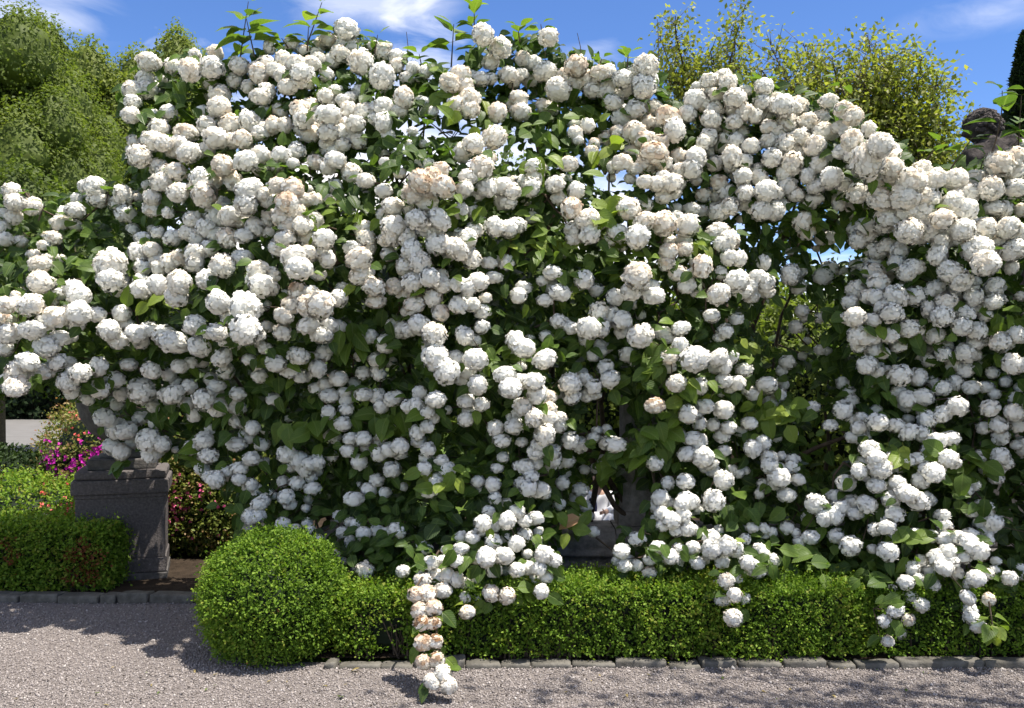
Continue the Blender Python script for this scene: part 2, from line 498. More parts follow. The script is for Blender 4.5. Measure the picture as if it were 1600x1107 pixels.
def tufts(P, Nn, tone, size, k=5):
    """gather single leaves into little sprigs that point outwards"""
    n = len(P) // k
    ii = rng.choice(len(P), n, replace=False)
    d = unit(Nn[ii] + rng.normal(size=(n, 3)) * .45 + np.array([0, -.1, .25]))
    L = size * 1.8 * rng.gamma(4, .25, n)
    f = np.tile(np.linspace(-.5, 1, k), n)
    dd = np.repeat(d, k, 0)
    P2 = np.repeat(P[ii], k, 0) + dd * (f * np.repeat(L, k))[:, None] + rng.normal(size=(n * k, 3)) * size * .22
    t2 = np.clip(np.repeat(tone[ii] + rng.normal(size=n) * .10, k) + (f - .3) * .22, .02, np.where(np.repeat(tone[ii], k) > .92, 1, .9))
    return P2, unit(dd + rng.normal(size=dd.shape) * .5), t2

def leaves_flat(P, Nn, size, tone):
    """leaves lying roughly along the surface of a clump"""
    n = len(P)
    nn = unit(Nn + rng.normal(size=(n, 3)) * .38)
    d = unit(np.cross(nn, rng.normal(size=(n, 3))) + Nn * .35)
    return scatter(kite_v, kite_f, frames(d, nn, size), P, tone)

def box_points(n, c, s, rad, faces='top front left right'):
    """points and normals on a rounded box (centre of base c, size s)"""
    w, dp, h = s
    fs = []
    if 'top' in faces: fs.append((w * dp, 'top'))
    if 'front' in faces: fs.append((w * h, 'front'))
    if 'back' in faces: fs.append((w * h, 'back'))
    if 'left' in faces: fs.append((dp * h, 'left'))
    if 'right' in faces: fs.append((dp * h, 'right'))
    tot = sum(a for a, _ in fs)
    Ps, Ns = [], []
    for a, f in fs:
        k = int(n * a / tot)
        u, v = rng.uniform(-.5, .5, k), rng.uniform(-.5, .5, k)
        if f == 'top': p = np.stack([u * w, v * dp, np.full(k, h)], 1); nn = (0, 0, 1)
        elif f == 'front': p = np.stack([u * w, np.full(k, -dp / 2), (v + .5) * h], 1); nn = (0, -1, 0)
        elif f == 'back': p = np.stack([u * w, np.full(k, dp / 2), (v + .5) * h], 1); nn = (0, 1, 0)
        elif f == 'left': p = np.stack([np.full(k, -w / 2), u * dp, (v + .5) * h], 1); nn = (-1, 0, 0)
        else: p = np.stack([np.full(k, w / 2), u * dp, (v + .5) * h], 1); nn = (1, 0, 0)
        Ps.append(p); Ns.append(np.tile(np.array(nn, float), (k, 1)))
    p = np.concatenate(Ps); nn = np.concatenate(Ns)
    lo = np.array([-w / 2 + rad, -dp / 2 + rad, -1]); hi = np.array([w / 2 - rad, dp / 2 - rad, h - rad])
    q = np.clip(p, lo, hi)
    off = p - q
    far = np.linalg.norm(off, axis=1) > rad
    nn2 = unit(off); m = np.linalg.norm(off, axis=1) > 1e-6
    nn = np.where(m[:, None], nn2, nn)
    p = np.where(far[:, None], q + nn2 * rad, p)
    return p + np.array(c), nn

def core_from(P, Nn, inset):  # unused placeholder for hull sampling
    return P - Nn * inset

def hedge(name, c, s, n, label, cat, size=.02, rad=.07, tone0=0.5, faces='top front left right', patches=(), bump=.028, mat=None, gap=None):
    root = empty(name, (c[0], c[1], 0))
    tag(root, label, cat)
    P, Nn = box_points(n, (0, 0, c[2]), s, rad, faces)
    W = P + np.array([c[0], c[1], 0])
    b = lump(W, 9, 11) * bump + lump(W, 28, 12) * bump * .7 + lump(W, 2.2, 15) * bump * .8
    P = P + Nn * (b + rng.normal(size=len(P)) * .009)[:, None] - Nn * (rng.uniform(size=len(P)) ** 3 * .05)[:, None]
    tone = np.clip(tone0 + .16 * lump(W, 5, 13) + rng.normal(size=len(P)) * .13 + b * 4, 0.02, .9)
    for (x, y, z, r) in patches:
        d = np.linalg.norm(W - np.array([x, y, z]), axis=1) + .05 * lump(W, 20, 5)
        tone = np.where((d < r) & (rng.uniform(size=len(P)) < .6), .97 + rng.uniform(-.03, .03, len(P)), tone)
    keep = np.ones(len(P), bool)
    if gap is not None:
        for (x, y, z, r) in gap:
            d = np.linalg.norm((W - np.array([x, y, z])) * np.array([1.3, 1, .8]), axis=1) + .06 * lump(W, 14, 6)
            keep &= ~((d < r) & (rng.uniform(size=len(P)) < .9))
    P, Nn, tone = P[keep], Nn[keep], tone[keep]
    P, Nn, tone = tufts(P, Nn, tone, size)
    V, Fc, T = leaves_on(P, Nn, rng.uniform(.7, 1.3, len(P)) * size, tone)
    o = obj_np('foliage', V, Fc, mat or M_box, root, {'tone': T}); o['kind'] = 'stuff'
    # woody inside
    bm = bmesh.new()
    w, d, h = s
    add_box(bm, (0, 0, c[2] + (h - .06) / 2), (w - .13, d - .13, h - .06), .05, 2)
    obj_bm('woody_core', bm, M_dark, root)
    ns = max(6, int(w * 40))
    A = np.stack([rng.uniform(-w/2+.05, w/2-.05, ns), rng.uniform(-d/2+.03, -d/2+.1, ns), np.full(ns, c[2] - .03)], 1)
    B = A + np.stack([rng.normal(size=ns) * .04, rng.uniform(-.02, .04, ns), rng.uniform(.18, h * .8, ns)], 1)
    V, Fc = tube_arr(A, B, np.full(ns, .007), np.full(ns, .003), 4)
    o = obj_np('stems', V, Fc, M_bark, root); o['kind'] = 'stuff'
    return root

HB = .05
def X(px, Y): return (px - 800) / F * Y
YF = 5.10
xa, xb = X(520, YF), X(652, YF)
hedge('box_hedge', ((xa + xb) / 2, YF + .26, HB), (xb - xa, .5, .365), 14000, 'short light green box hedge between the round box ball and the hanging flower chain', 'hedge', .020, .07, .66, gap=[(X(603, YF), YF, .13, .085)], bump=.026)
xa, xb = X(640, YF), X(1356, YF)
hedge('box_hedge', ((xa + xb) / 2, YF + .25, HB), (xb - xa, .5, .385), 64000, 'long clipped box hedge along the kerb below the middle of the white shrub', 'hedge', .0185, .05, .55, gap=[(X(1352, YF), YF, .12, .05)])
xa, xb = X(1362, YF), X(1740, YF)
hedge('box_hedge', ((xa + xb) / 2, YF + .27, HB), (xb - xa, .5, .38), 32000, 'darker clipped box hedge at the far right end of the kerb', 'hedge', .018, .05, .45)
xa, xb = X(-130, 6.8), X(168, 6.8)
hedge('box_hedge', ((xa + xb) / 2, 6.72 + .34, HB), (xb - xa, .66, .455), 32000, 'square clipped box hedge with russet patches in front of the stone pedestal', 'hedge', .027, .10, .58,
      patches=[(X(130, 6.75), 6.72, .25, .15), (X(20, 6.75), 6.72, .33, .10)], bump=.03)

def blob_points(n, c, r, seed, amp=.08, fr=5, zmin=0.0, full=False):
    d = unit(rng.normal(size=(int(n * 1.9), 3)))
    if not full: d = d[(d[:, 1] < .45)]
    k = 1 + amp * lump(d, fr, seed) + amp * .5 * lump(d, fr * 3, seed + 1)
    p = d * k[:, None] * np.array(r) + np.array(c)
    nn = unit(d / np.array(r))
    m = p[:, 2] > zmin
    p, nn = p[m][:n], nn[m][:n]
    return p, nn

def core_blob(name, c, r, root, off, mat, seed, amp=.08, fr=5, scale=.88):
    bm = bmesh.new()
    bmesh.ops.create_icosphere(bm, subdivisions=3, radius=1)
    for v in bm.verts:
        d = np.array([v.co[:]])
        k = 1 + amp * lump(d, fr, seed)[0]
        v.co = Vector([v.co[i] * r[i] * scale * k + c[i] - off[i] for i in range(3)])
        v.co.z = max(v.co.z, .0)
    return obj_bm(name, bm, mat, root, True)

def shrub(name, c, r, n, size, mat, tone, label, cat, seed, amp=.12, fr=4, flowers=None, group=None, zmin=.04, droop=0.0, full=False):
    root = empty(name, (c[0], c[1], 0))
    tag(root, label, cat, group)
    off = np.array([c[0], c[1], 0])
    P, Nn = blob_points(n, c, r, seed, amp, fr, zmin, full)
    depth = rng.uniform(size=len(P)) ** 2.5 * .22
    P = P - (P - np.array(c)) * depth[:, None]
    t = np.clip(tone + .17 * lump(P, 4, seed + 3) + rng.normal(size=len(P)) * .14, 0, 1)
    if mat is M_box or mat is M_azalea: P, Nn, t = tufts(P, Nn, t, size)
    V, Fc, T = leaves_on(P - off, Nn, rng.uniform(.65, 1.35, len(P)) * size, t, .8, droop)
    o = obj_np('foliage', V, Fc, mat, root, {'tone': T}); o['kind'] = 'stuff'
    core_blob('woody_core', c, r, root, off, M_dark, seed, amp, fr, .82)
    ns = 10
    A = np.stack([rng.normal(size=ns) * .08 * r[0], rng.normal(size=ns) * .08 * r[1], np.full(ns, -.02)], 1)
    B = A + np.stack([rng.normal(size=ns) * r[0] * .5, rng.normal(size=ns) * r[1] * .4, rng.uniform(.5, 1, ns) * c[2]], 1)
    V, Fc = tube_arr(A, B, np.full(ns, .02), np.full(ns, .006), 5)
    o = obj_np('stems', V, Fc, M_bark, root); o['kind'] = 'stuff'
    for (fm, cx, cy, cz, fr_, k, fs) in flowers or ():
        # open flowers sit on the outer leaves around one spot of the bush
        Pf, Nf = blob_points(9000, c, [x * 1.03 for x in r], seed, amp, fr, zmin)
        d = np.linalg.norm((Pf - np.array([cx, cy, cz])) * np.array([1, .6, 1]), axis=1) + rng.normal(size=len(Pf)) * fr_ * .3
        ii = np.argsort(d)[:k]
        ii = ii[rng.uniform(size=len(ii)) < .8]
        pf, nf = Pf[ii] - off, Nf[ii]
        VV, FF, TT = [], [], []
        base = 0
        for j in range(5):
            a = j * 2 * math.pi / 5
            n0 = unit(nf + rng.normal(size=nf.shape) * .4)
            u = unit(np.cross(n0, np.array([.31, .2, .93]))); v = np.cross(n0, u)
            dd = unit(u * math.cos(a) + v * math.sin(a) + n0 * .45)
            V, Fc, T = scatter(kite_v * np.array([1, 1.4, 1]), quad_f, frames(dd, n0, np.full(len(pf), fs)), pf, rng.uniform(0, 1, len(pf)))
            VV.append(V); FF.append(Fc + base); TT.append(T); base += len(V)
        o = obj_np('blossoms', np.concatenate(VV), np.concatenate(FF), fm, root, {'age': np.concatenate(TT)}); o['kind'] = 'stuff'
    return root

# the round box ball at the corner
shrub('box_ball', (X(426, 5.25), 5.27, .34), (.418, .40, .392), 44000, .0175, M_box, .52, 'big round clipped box ball bulging over the kerb corner onto the gravel', 'topiary', 21, .065, 3.2, zmin=.03, full=True)

# bed plants on the left
shrub('azalea', (-4.15, 9.3, .75), (.75, .6, .78), 12000, .032, M_azalea, .52, 'reddish leaved azalea with magenta flowers behind the stone pedestal', 'shrub', 31, .14, 4,
      [(M_magenta, -4.0, 8.8, .84, .3, 150, .025), (M_magenta, -4.5, 8.9, .82, .25, 70, .025), (M_coral, -4.2, 8.8, 1.25, .5, 26, .018)])
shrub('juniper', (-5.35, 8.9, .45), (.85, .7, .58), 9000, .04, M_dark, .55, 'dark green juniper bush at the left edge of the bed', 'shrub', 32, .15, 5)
shrub('low_shrub', (-4.35, 8.05, .25), (.95, .55, .52), 14000, .03, M_box, .66, 'low bright green shrub behind the square clipped hedge', 'shrub', 33, .12, 4,
      [(M_coral, -3.70, 7.65, .52, .4, 60, .020), (M_coral, -3.95, 7.6, .48, .3, 30, .020)])
shrub('azalea', (-2.92, 8.45, .5), (.62, .45, .66), 26000, .032, M_azalea, .26, 'azalea with pink flowers and tan spent blooms right of the pedestal', 'shrub', 34, .12, 4,
      [(M_pink, -3.12, 8.0, .50, .35, 150, .024), (M_pink, -2.8, 8.0, .62, .5, 40, .020)])

# ------------------------------------------------------------------ stone work
def pedestal():
    px, Y = 190, 7.05
    root = empty('stone_pedestal', (X(194, Y + .36), Y + .36, .04), math.radians(19))
    tag(root, 'weathered grey stone pedestal with moulded cap under the flower filled urn', 'pedestal')
    def part(name, z0, z1, w, bev=.012, mat=M_stone, rough=.004, prof=None):
        bm = bmesh.new()
        w *= .91
        add_box(bm, (0, 0, (z0 + z1) / 2), (w, w, z1 - z0), bev, 3)
        bmesh.ops.subdivide_edges(bm, edges=[e for e in bm.edges if e.calc_length() > .12], cuts=4, use_grid_fill=True)
        for v in bm.verts:
            q = np.array([v.co[:]]) + 3.1
            v.co += Vector((lump(q, 7, 41)[0], lump(q, 7, 42)[0], lump(q, 7, 43)[0])) * rough
        return obj_bm(name, bm, mat, root, False)
    part('footing', -.04, .05, .76, .012, M_dstone)
    part('base', .05, .17, .742, .018)
    part('shaft', .17, .655, .722, .010)
    part('necking', .655, .685, .742, .008)
    part('cap', .685, .80, .79, .018)
    part('cap_moulding', .80, .872, .745, .030)
    part('plinth', .872, .955, .56, .014, M_dstone)
    return root
pedestal()
Y = 7.41
root = empty('stone_urn', (X(194, Y), Y, .995))
tag(root, 'dark stone urn on the pedestal almost hidden by hanging white flowers', 'urn')
V, Fc = lathe([(0, .0), (.19, .0), (.19, .03), (.155, .045), (.11, .07), (.095, .11), (.12, .14)], 40); obj_np('foot', V, Fc, M_dstone, root, smooth=True)
V, Fc = lathe([(.10, .135), (.17, .15), (.26, .21), (.325, .31), (.36, .43), (.375, .52), (.41, .55), (.42, .585), (.40, .60), (.34, .60), (.30, .5), (0, .48)], 40); obj_np('bowl', V, Fc, M_dstone, root, smooth=True)

# low basin wall with a rounded coping, running behind the hedge
root = empty('basin_wall', (.7, 6.25, 0))
tag(root, 'low dark stone basin wall with rounded coping behind the hedge', 'wall')
bm = bmesh.new(); add_box(bm, (0, 0, .2), (4.0, .30, .46), .01); obj_bm('wall_body', bm, M_basin, root)
for k in range(4):
    bm = bmesh.new()
    L = 1.0
    V, Fc = [], []
    prof = [(-.20, .43), (-.215, .455), (-.19, .475), (-.205, .50), (-.225, .54), (-.215, .585), (-.17, .615), (.17, .625), (.2, .60), (.2, .43)]
    xs = np.linspace(-L/2 + .003, L/2 - .003, 9)
    V = np.array([[x, y + .004 * math.sin(x * 9 + k), z + .003 * math.sin(x * 7 + k * 2)] for x in xs for y, z in prof])
    m = len(prof)
    Fc = np.array([(a*m+i, (a+1)*m+i, (a+1)*m+(i+1) % m, a*m+(i+1) % m) for a in range(8) for i in range(m)])
    o = obj_np('coping_stone', V, Fc, M_basin, root, smooth=False); o.location = (-1.5 + k * 1.0, 0, 0)
    bm.free()
# fluted stone post on the basin wall
root = empty('stone_post', (X(1003, 6.3), 6.32, .62))
tag(root, 'dark fluted stone post standing on the basin wall', 'post')
bm = bmesh.new(); add_box(bm, (0, 0, .05), (.36, .34, .10), .012, 2); obj_bm('base', bm, M_basin, root)
nfl = 48
prof = []
V = []; zs = [.10, .14, .5, .9, 1.0]
for z in zs:
    for i in range(nfl):
        a = i / nfl * 2 * math.pi
        r = (.155 if z > .12 else .165) - (.012 if i % 4 in (1, 2) and .12 < z < .95 else 0)
        V.append((r * math.cos(a), r * math.sin(a), z))
Fc = [(k*nfl+i, k*nfl+(i+1) % nfl, (k+1)*nfl+(i+1) % nfl, (k+1)*nfl+i) for k in range(4) for i in range(nfl)]
obj_np('shaft', np.array(V), np.array(Fc), M_basin, root)
bm = bmesh.new(); add_box(bm, (0, 0, 1.05), (.38, .36, .10), .015, 2); obj_bm('cap', bm, M_basin, root)

# statue on its tall pedestal at the right
def skin_body(name, joints, edges, root_i, mat, parent=None, levels=1):
    me = bpy.data.meshes.new(name)
    me.from_pydata([j[:3] for j in joints], edges, [])
    o = link(bpy.data.objects.new(name, me), parent)
    md = o.modifiers.new('skin', 'SKIN')
    sub = o.modifiers.new('sub', 'SUBSURF'); sub.levels = sub.render_levels = levels
    for i, j in enumerate(joints):
        sv = me.skin_vertices[0].data[i]
        r = j[3]
        sv.radius = r if isinstance(r, tuple) else (r, r)
        sv.use_root = (i == root_i)
    dg = bpy.context.evaluated_depsgraph_get()
    ev = o.evaluated_get(dg)
    m2 = bpy.data.meshes.new_from_object(ev)
    o.modifiers.clear(); o.data = m2
    m2.materials.clear(); m2.materials.append(mat)
    for p in m2.polygons: p.use_smooth = True
    return o
YS = 7.6
gx0 = X(1566, YS)
root = empty('statue_pedestal', (gx0, YS, .02))
tag(root, 'tall stone pedestal carrying the statue, hidden behind the flowering shrub', 'pedestal')
for nm, z0, z1, w in (('base', 0, .25, .95), ('shaft', .25, 1.80, .72), ('cap', 1.80, 1.95, .88)):
    bm = bmesh.new(); add_box(bm, (0, 0, (z0 + z1) / 2), (w, w, z1 - z0), .02, 2); obj_bm(nm, bm, M_dstone, root)
M_statue = solid_mat('statue_stone', [(0.3, (0.025, 0.022, 0.021)), (0.55, (0.065, 0.055, 0.052)), (0.8, (0.14, 0.115, 0.108))], 16, .9, .8, 60, .15, .012)
s0 = 1.985
st = empty('statue', (gx0, YS, s0)); st.scale = (1.16, 1.16, 1.16)
tag(st, 'weathered stone statue seen from behind with its curly head turned left', 'statue')
Hs = 1.72
J = [(0, 0, .90, (.17, .13)), (0, -.01, 1.10, (.15, .12)), (0, -.03, 1.28, (.19, .14)), (0, -.02, 1.40, (.16, .11)), (-.05, .03, 1.46, .062), (-.08, .06, 1.50, .06),
     (.20, -.02, 1.37, .088), (-.20, .0, 1.36, .085), (.30, .02, 1.12, .065), (-.30, .08, 1.12, .06), (.20, .20, .98, .05), (-.16, .24, 1.02, .045), (.12, .26, 1.0, .045), (-.08, .28, 1.04, .04),
     (.10, 0, .85, .11), (-.10, .02, .85, .11), (.11, .02, .48, .075), (-.11, .06, .48, .075), (.11, 0, .10, .05), (-.11, -.02, .10, .05), (.12, .12, .03, .04), (-.12, .12, .03, .04)]
E = [(0, 1), (1, 2), (2, 3), (3, 4), (4, 5), (3, 6), (3, 7), (6, 8), (7, 9), (8, 10), (9, 11), (10, 12), (11, 13), (0, 14), (0, 15), (14, 16), (15, 17), (16, 18), (17, 19), (18, 20), (19, 21)]
sb = skin_body('body', J, E, 0, M_statue, st, 3)
for v in sb.data.vertices:                      # carved drapery folds and weathering
    q = np.array([v.co[:]])
    v.co += v.normal * float(.016 * math.sin(v.co.x * 38 + v.co.z * 17 + 2 * lump(q, 6, 8)[0]) + .010 * lump(q, 22, 9)[0])
bm = bmesh.new()
bmesh.ops.create_icosphere(bm, subdivisions=4, radius=1)
for v in bm.verts:
    d = v.co.copy()
    x, y, z = d
    p = Vector((x * .125, y * .10, z * .125))
    # face points to -x and a little +y: jaw, brow and nose
    if x < -.35 and z < -.1: p.x += .02 * (-.1 - z); p.y *= .8
    if -.25 < z < .25 and x < -.85 and abs(y) < .25: p.x -= .03 * (1 - abs(y) / .25) * (1 - abs(z) / .3)
    if abs(z - .18) < .12 and x < -.7 and .18 < abs(y) < .5: p.x += .012
    if abs(z + .42) < .05 and x < -.6 and abs(y) < .35: p.x += .006
    v.co = p
me_h = obj_bm('head', bm, M_statue, st, True)
me_h.location = (-.105, .07, 1.555); me_h.rotation_euler = (0, math.radians(-14), math.radians(-25))
# curls: a cap of small overlapping knots
bm = bmesh.new()
for k in range(150):
    d = Vector(unit(np.array([rng.normal(), rng.normal(), rng.normal() + .5])))
    if d.x < -.45 and d.z < .45: continue
    if d.z < -.55: continue
    bmesh.ops.create_icosphere(bm, subdivisions=1, radius=random.uniform(.02, .032), matrix=Matrix.Translation((d.x * .125, d.y * .105, d.z * .125)))
hair = obj_bm('curly_hair', bm, M_statue, st, False); hair['kind'] = 'stuff'
hair.location = me_h.location; hair.rotation_euler = me_h.rotation_euler
bm = bmesh.new(); add_box(bm, (0, .03, 0.0), (.5, .45, .06), .01); obj_bm('base', bm, M_statue, st)

# ------------------------------------------------------------------ person glimpsed beyond the basin
M_skin = flat_mat('skin', (.55, .36, .27)); M_white = flat_mat('white_cloth', (.80, .80, .82)); M_navy = flat_mat('navy_cloth', (.012, .016, .05)); M_hair = flat_mat('dark_hair', (.02, .014, .01))
YP = 9.6
pr = empty('person', (X(937, YP), YP, .04)); pr.rotation_euler = (0, 0, math.radians(-12))
tag(pr, 'small person in white and navy sitting low, glimpsed through the gap above basin wall', 'person')
J = [(0, 0, .10, (.115, .10)), (0, 0, .21, (.095, .08)), (0, -.01, .33, (.105, .075)), (0, -.01, .40, (.08, .055)), (0, -.02, .445, .036), (0, -.03, .48, .036),
     (.11, -.01, .385, .040), (-.11, -.01, .385, .040), (.15, -.05, .25, .031), (-.15, -.05, .25, .031), (.09, -.19, .22, .025), (-.09, -.19, .22, .025), (.065, -.24, .22, .022), (-.065, -.24, .22, .022),
     (.075, -.03, .095, .065), (-.075, -.03, .095, .065), (.14, -.22, .17, .046), (-.14, -.22, .17, .046), (.06, -.30, .06, .032), (-.06, -.33, .06, .032), (.0, -.36, .035, .026), (-.12, -.38, .035, .026)]
E = [(0, 1), (1, 2), (2, 3), (3, 4), (4, 5), (3, 6), (3, 7), (6, 8), (7, 9), (8, 10), (9, 11), (10, 12), (11, 13), (0, 14), (0, 15), (14, 16), (15, 17), (16, 18), (17, 19), (18, 20), (19, 21)]
skin_body('body', J, E, 0, M_skin, pr, 2)
def grown(j, k):
    r = j[3]; return (*j[:3], (r[0] * k, r[1] * k) if isinstance(r, tuple) else r * k)
JT = [grown(J[i], 1.16) for i in (0, 1, 2, 3, 6, 7, 8, 9, 10, 11)]
skin_body('white_shirt', JT, [(0, 1), (1, 2), (2, 3), (3, 4), (3, 5), (4, 6), (5, 7), (6, 8), (7, 9)], 0, M_white, pr, 2)
JT = [grown(J[i], 1.18) for i in (0, 14, 15, 16, 17, 18, 19)]
skin_body('white_trousers', JT, [(0, 1), (0, 2), (1, 3), (2, 4), (3, 5), (4, 6)], 0, M_white, pr, 2)
JT = [(-.055, -.035, .16, (.07, .075)), (-.06, -.045, .26, (.066, .07)), (-.06, -.04, .37, (.05, .055))]
skin_body('navy_waistcoat', JT, [(0, 1), (1, 2)], 0, M_navy, pr, 2)
for sx in (-1, 1):
    for k, L in enumerate((.032, .038, .040, .034)):
        z0 = .232 - k * .009
        pts = [(sx * .062, -.25, z0), (sx * .045, -.26 - L * .3, z0 - .004), (sx * .028, -.255 - L * .25, z0 - .010)]
        V, Fc = path_tube(pts, [.0055, .005, .004], 6); obj_np('finger', V, Fc, M_skin, pr, smooth=True)
    V, Fc = path_tube([(sx * .072, -.238, .236), (sx * .066, -.252, .250), (sx * .055, -.262, .254)], [.0065, .006, .0045], 6); obj_np('thumb', V, Fc, M_skin, pr, smooth=True)
bm = bmesh.new(); bmesh.ops.create_icosphere(bm, subdivisions=3, radius=1)
for v in bm.verts:
    x, y, z = v.co
    p = Vector((x * .070, y * .083, z * .095))
    if y < -.6 and z < -.2: p.y += .012 * -z
    if y < -.9 and abs(x) < .25 and abs(z) < .25: p.y -= .014
    v.co = p
o = obj_bm('head', bm, M_skin, pr, True); o.location = (0, -.035, .555)
bm = bmesh.new(); bmesh.ops.create_icosphere(bm, subdivisions=3, radius=1)
for v in bm.verts:
    x, y, z = v.co
    v.co = Vector((x * .079, y * .088 + .012, z * .102 + .010))
    if y < -.3 and z < .45: v.co.y = .0
o = obj_bm('hair', bm, M_hair, pr, True); o.location = (0, -.03, .558)

# ------------------------------------------------------------------ trees and background growth
def limb_tree(name, base, limbs, label, cat, group=None, bark=M_bark):
    root = empty(name, base); tag(root, label, cat, group)
    VV, FF, b = [], [], 0
    for pts, rr in limbs:
        V, Fc = path_tube(pts, rr, 7); VV.append(V); FF.append(Fc + b); b += len(V)
    obj_np('trunk', np.concatenate(VV), np.concatenate(FF), bark, root, smooth=True)
    return root

def clump_tree(name, cx, cy, ztop, zlow, R, nclump, per, leaf, label, mat, seed, tone0=.5, cone=.9, gapq=.0, group=None):
    """evergreen with upright billowing clumps over a rounded crown"""
    r_ = np.random.default_rng(seed)
    H = ztop - zlow
    limbs = [([(0, 0, 0), (.05, 0, zlow * .6), (-.05, 0, zlow + H * .4), (0, 0, ztop - H * .12)], [.28, .22, .13, .03])]
    C, Rr = [], []
    for k in range(nclump):
        for _ in range(80):
            d = unit(r_.normal(size=3)); 
            q = d * np.array([R, R * .9, H / 2]) * r_.uniform(.66, .95)
            if all(np.linalg.norm((q - c) * np.array([1, .7, .8])) > .66 * R * .62 for c in C): break
        C.append(q); Rr.append(r_.uniform(.28, .44) * R * .62)
    C = np.array(C) + np.array([0, 0, zlow + H / 2]); Rr = np.array(Rr)
    for c in C[::2]:
        zt = max(zlow * .5, c[2] - np.linalg.norm(c[:2]) * .7 - .3)
        limbs.append(([(0, 0, zt), (c[0] * .5, c[1] * .5, (zt + c[2]) / 2 + .1), tuple(c)], [.06, .045, .015]))
    root = limb_tree(name, (cx, cy, 0), limbs, label, 'tree', group)
    Ps, Ns, Ts = [], [], []
    CV, CF, cb = [], [], 0
    bm = bmesh.new(); bmesh.ops.create_icosphere(bm, subdivisions=3, radius=1); bm.verts.ensure_lookup_table()
    iv = np.array([v.co[:] for v in bm.verts]); if_ = np.array([[v.index for v in f.verts] for f in bm.faces]); bm.free()
    full = per
    for c, r in zip(C, Rr):
        per = full if c[1] < R * .3 else full // 3
        w = iv * (r * .70 * (1 + .20 * lump(iv * 2 + c, 2.2, seed) + .20 * lump(iv * 3 + c, 5, seed + 1)) + .05 * r * lump(iv * 9 + c, 3, seed + 6))[:, None]
        w[:, 2] *= 1.35
        w[:, :2] *= (1 - .28 * np.clip(iv[:, 2:3], -.4, 1))
        w = w + c
        CV.append(w); CF.append(if_ + cb); cb += len(w)
        d = unit(rng.normal(size=(per, 3)))
        k = 1 + .20 * lump(d * 2 + c, 2.2, seed) + .20 * lump(d * 3 + c, 5, seed + 1)
        p = d * (r * k * rng.uniform(.76, 1.03, per))[:, None]
        p[:, 2] *= 1.35
        p[:, :2] *= (1 - .28 * np.clip(d[:, 2:3], -.4, 1))          # narrower towards the top
        Ps.append(p + c); Ns.append(unit(d + np.array([0, 0, .35])))
        Ts.append(np.clip(tone0 + .16 * lump(p + c, 3, seed + 2) + rng.normal(size=per) * .16, 0, 1))
    P, Nn, T = np.concatenate(Ps), np.concatenate(Ns), np.concatenate(Ts)
    o = obj_np('crown_mass', np.concatenate(CV), np.concatenate(CF), mat, root, {'tone': np.clip(tone0 - .1 + .25 * lump(np.concatenate(CV), 7, seed + 5), 0, 1)}); o['kind'] = 'stuff'
    V, Fc, T = leaves_flat(P, Nn, rng.uniform(.6, 1.4, len(P)) * leaf, T)
    o = obj_np('crown', V, Fc, mat, root, {'tone': T}); o['kind'] = 'stuff'
    return root
YT = 17.0
clump_tree('evergreen_tree', X(-15, YT), YT, EYE + 560 / F * YT, 2.0, 2.6, 84, 2900, .062, 'tall yellow green evergreen with billowing clumps at the left, sky showing through its middle', M_tree, 51, .45)
clump_tree('evergreen_tree', X(225, 21), 21, EYE + 535 / F * 21, 2.4, 2.3, 54, 2200, .08, 'smaller yellow green evergreen rising just behind the top left of the flowers', M_tree, 52, .7)
clump_tree('evergreen_tree', X(-75, 13), 13.5, 4.6, 1.5, 2.1, 40, 2000, .07, 'lower dark green evergreen growth below the tall tree at the left edge', M_tree, 53, .2)

def leafy_tree(name, base, trunk_top, tips, leaf, n_per, label, seed, tone0, mat=M_young, spread=.16, group=None, cat='tree'):
    """light tree: trunk, thin boughs to given tips, leaves strung along the boughs and twigs"""
    r_ = np.random.default_rng(seed)
    base = np.array(base); tt = np.array(trunk_top) - base
    limbs = [([(0, 0, 0), tuple(tt * .5 + r_.normal(size=3) * .05), tuple(tt)], [.07, .05, .035])]
    P, D = [], []
    tw_a, tw_b = [], []
    for t in tips:
        t = np.array(t) - base
        s = tt * r_.uniform(.75, 1.0)
        mid = (s + t) / 2 + r_.normal(size=3) * .12 + np.array([0, 0, .1])
        ts = np.linspace(0, 1, 7)[:, None]
        pts = (1-ts)**2 * s + 2*ts*(1-ts) * mid + ts**2 * t
        limbs.append((pts, np.linspace(.018, .004, 7)))
        for _ in range(n_per):
            f = r_.uniform(.25, 1.0) ** .7
            p = (1-f)**2 * s + 2*f*(1-f) * mid + f**2 * t
            q = p + r_.normal(size=3) * np.array([1, 1, .8]) * spread * (1.25 - f * .6)
            if r_.uniform() < .3: tw_a.append(p); tw_b.append(q)
            for _ in range(3):
                P.append(q + r_.normal(size=3) * .04); D.append(unit(q - p + r_.normal(size=3) * .1 + np.array([0, 0, -.05])))
    root = limb_tree(name, tuple(base), limbs, label, cat, group)
    P, D = np.array(P), np.array(D)
    V, Fc = tube_arr(np.array(tw_a), np.array(tw_b), np.full(len(tw_a), .004), np.full(len(tw_a), .002), 3)
    o = obj_np('twigs', V, Fc, M_bark, root); o['kind'] = 'stuff'
    T = np.clip(tone0 + rng.normal(size=len(P)) * .2 + .15 * lump(P, 3, seed), 0, 1)
    V, Fc, T = leaves_on(P, D, rng.uniform(.6, 1.4, len(P)) * leaf, T, .8, .3)
    o = obj_np('crown', V, Fc, mat, root, {'tone': T}); o['kind'] = 'stuff'
    return root
YY = 8.6
def tp(px, py, Y=YY, j=.35): return tuple(at(px, py, Y + rng.uniform(-j, j)))
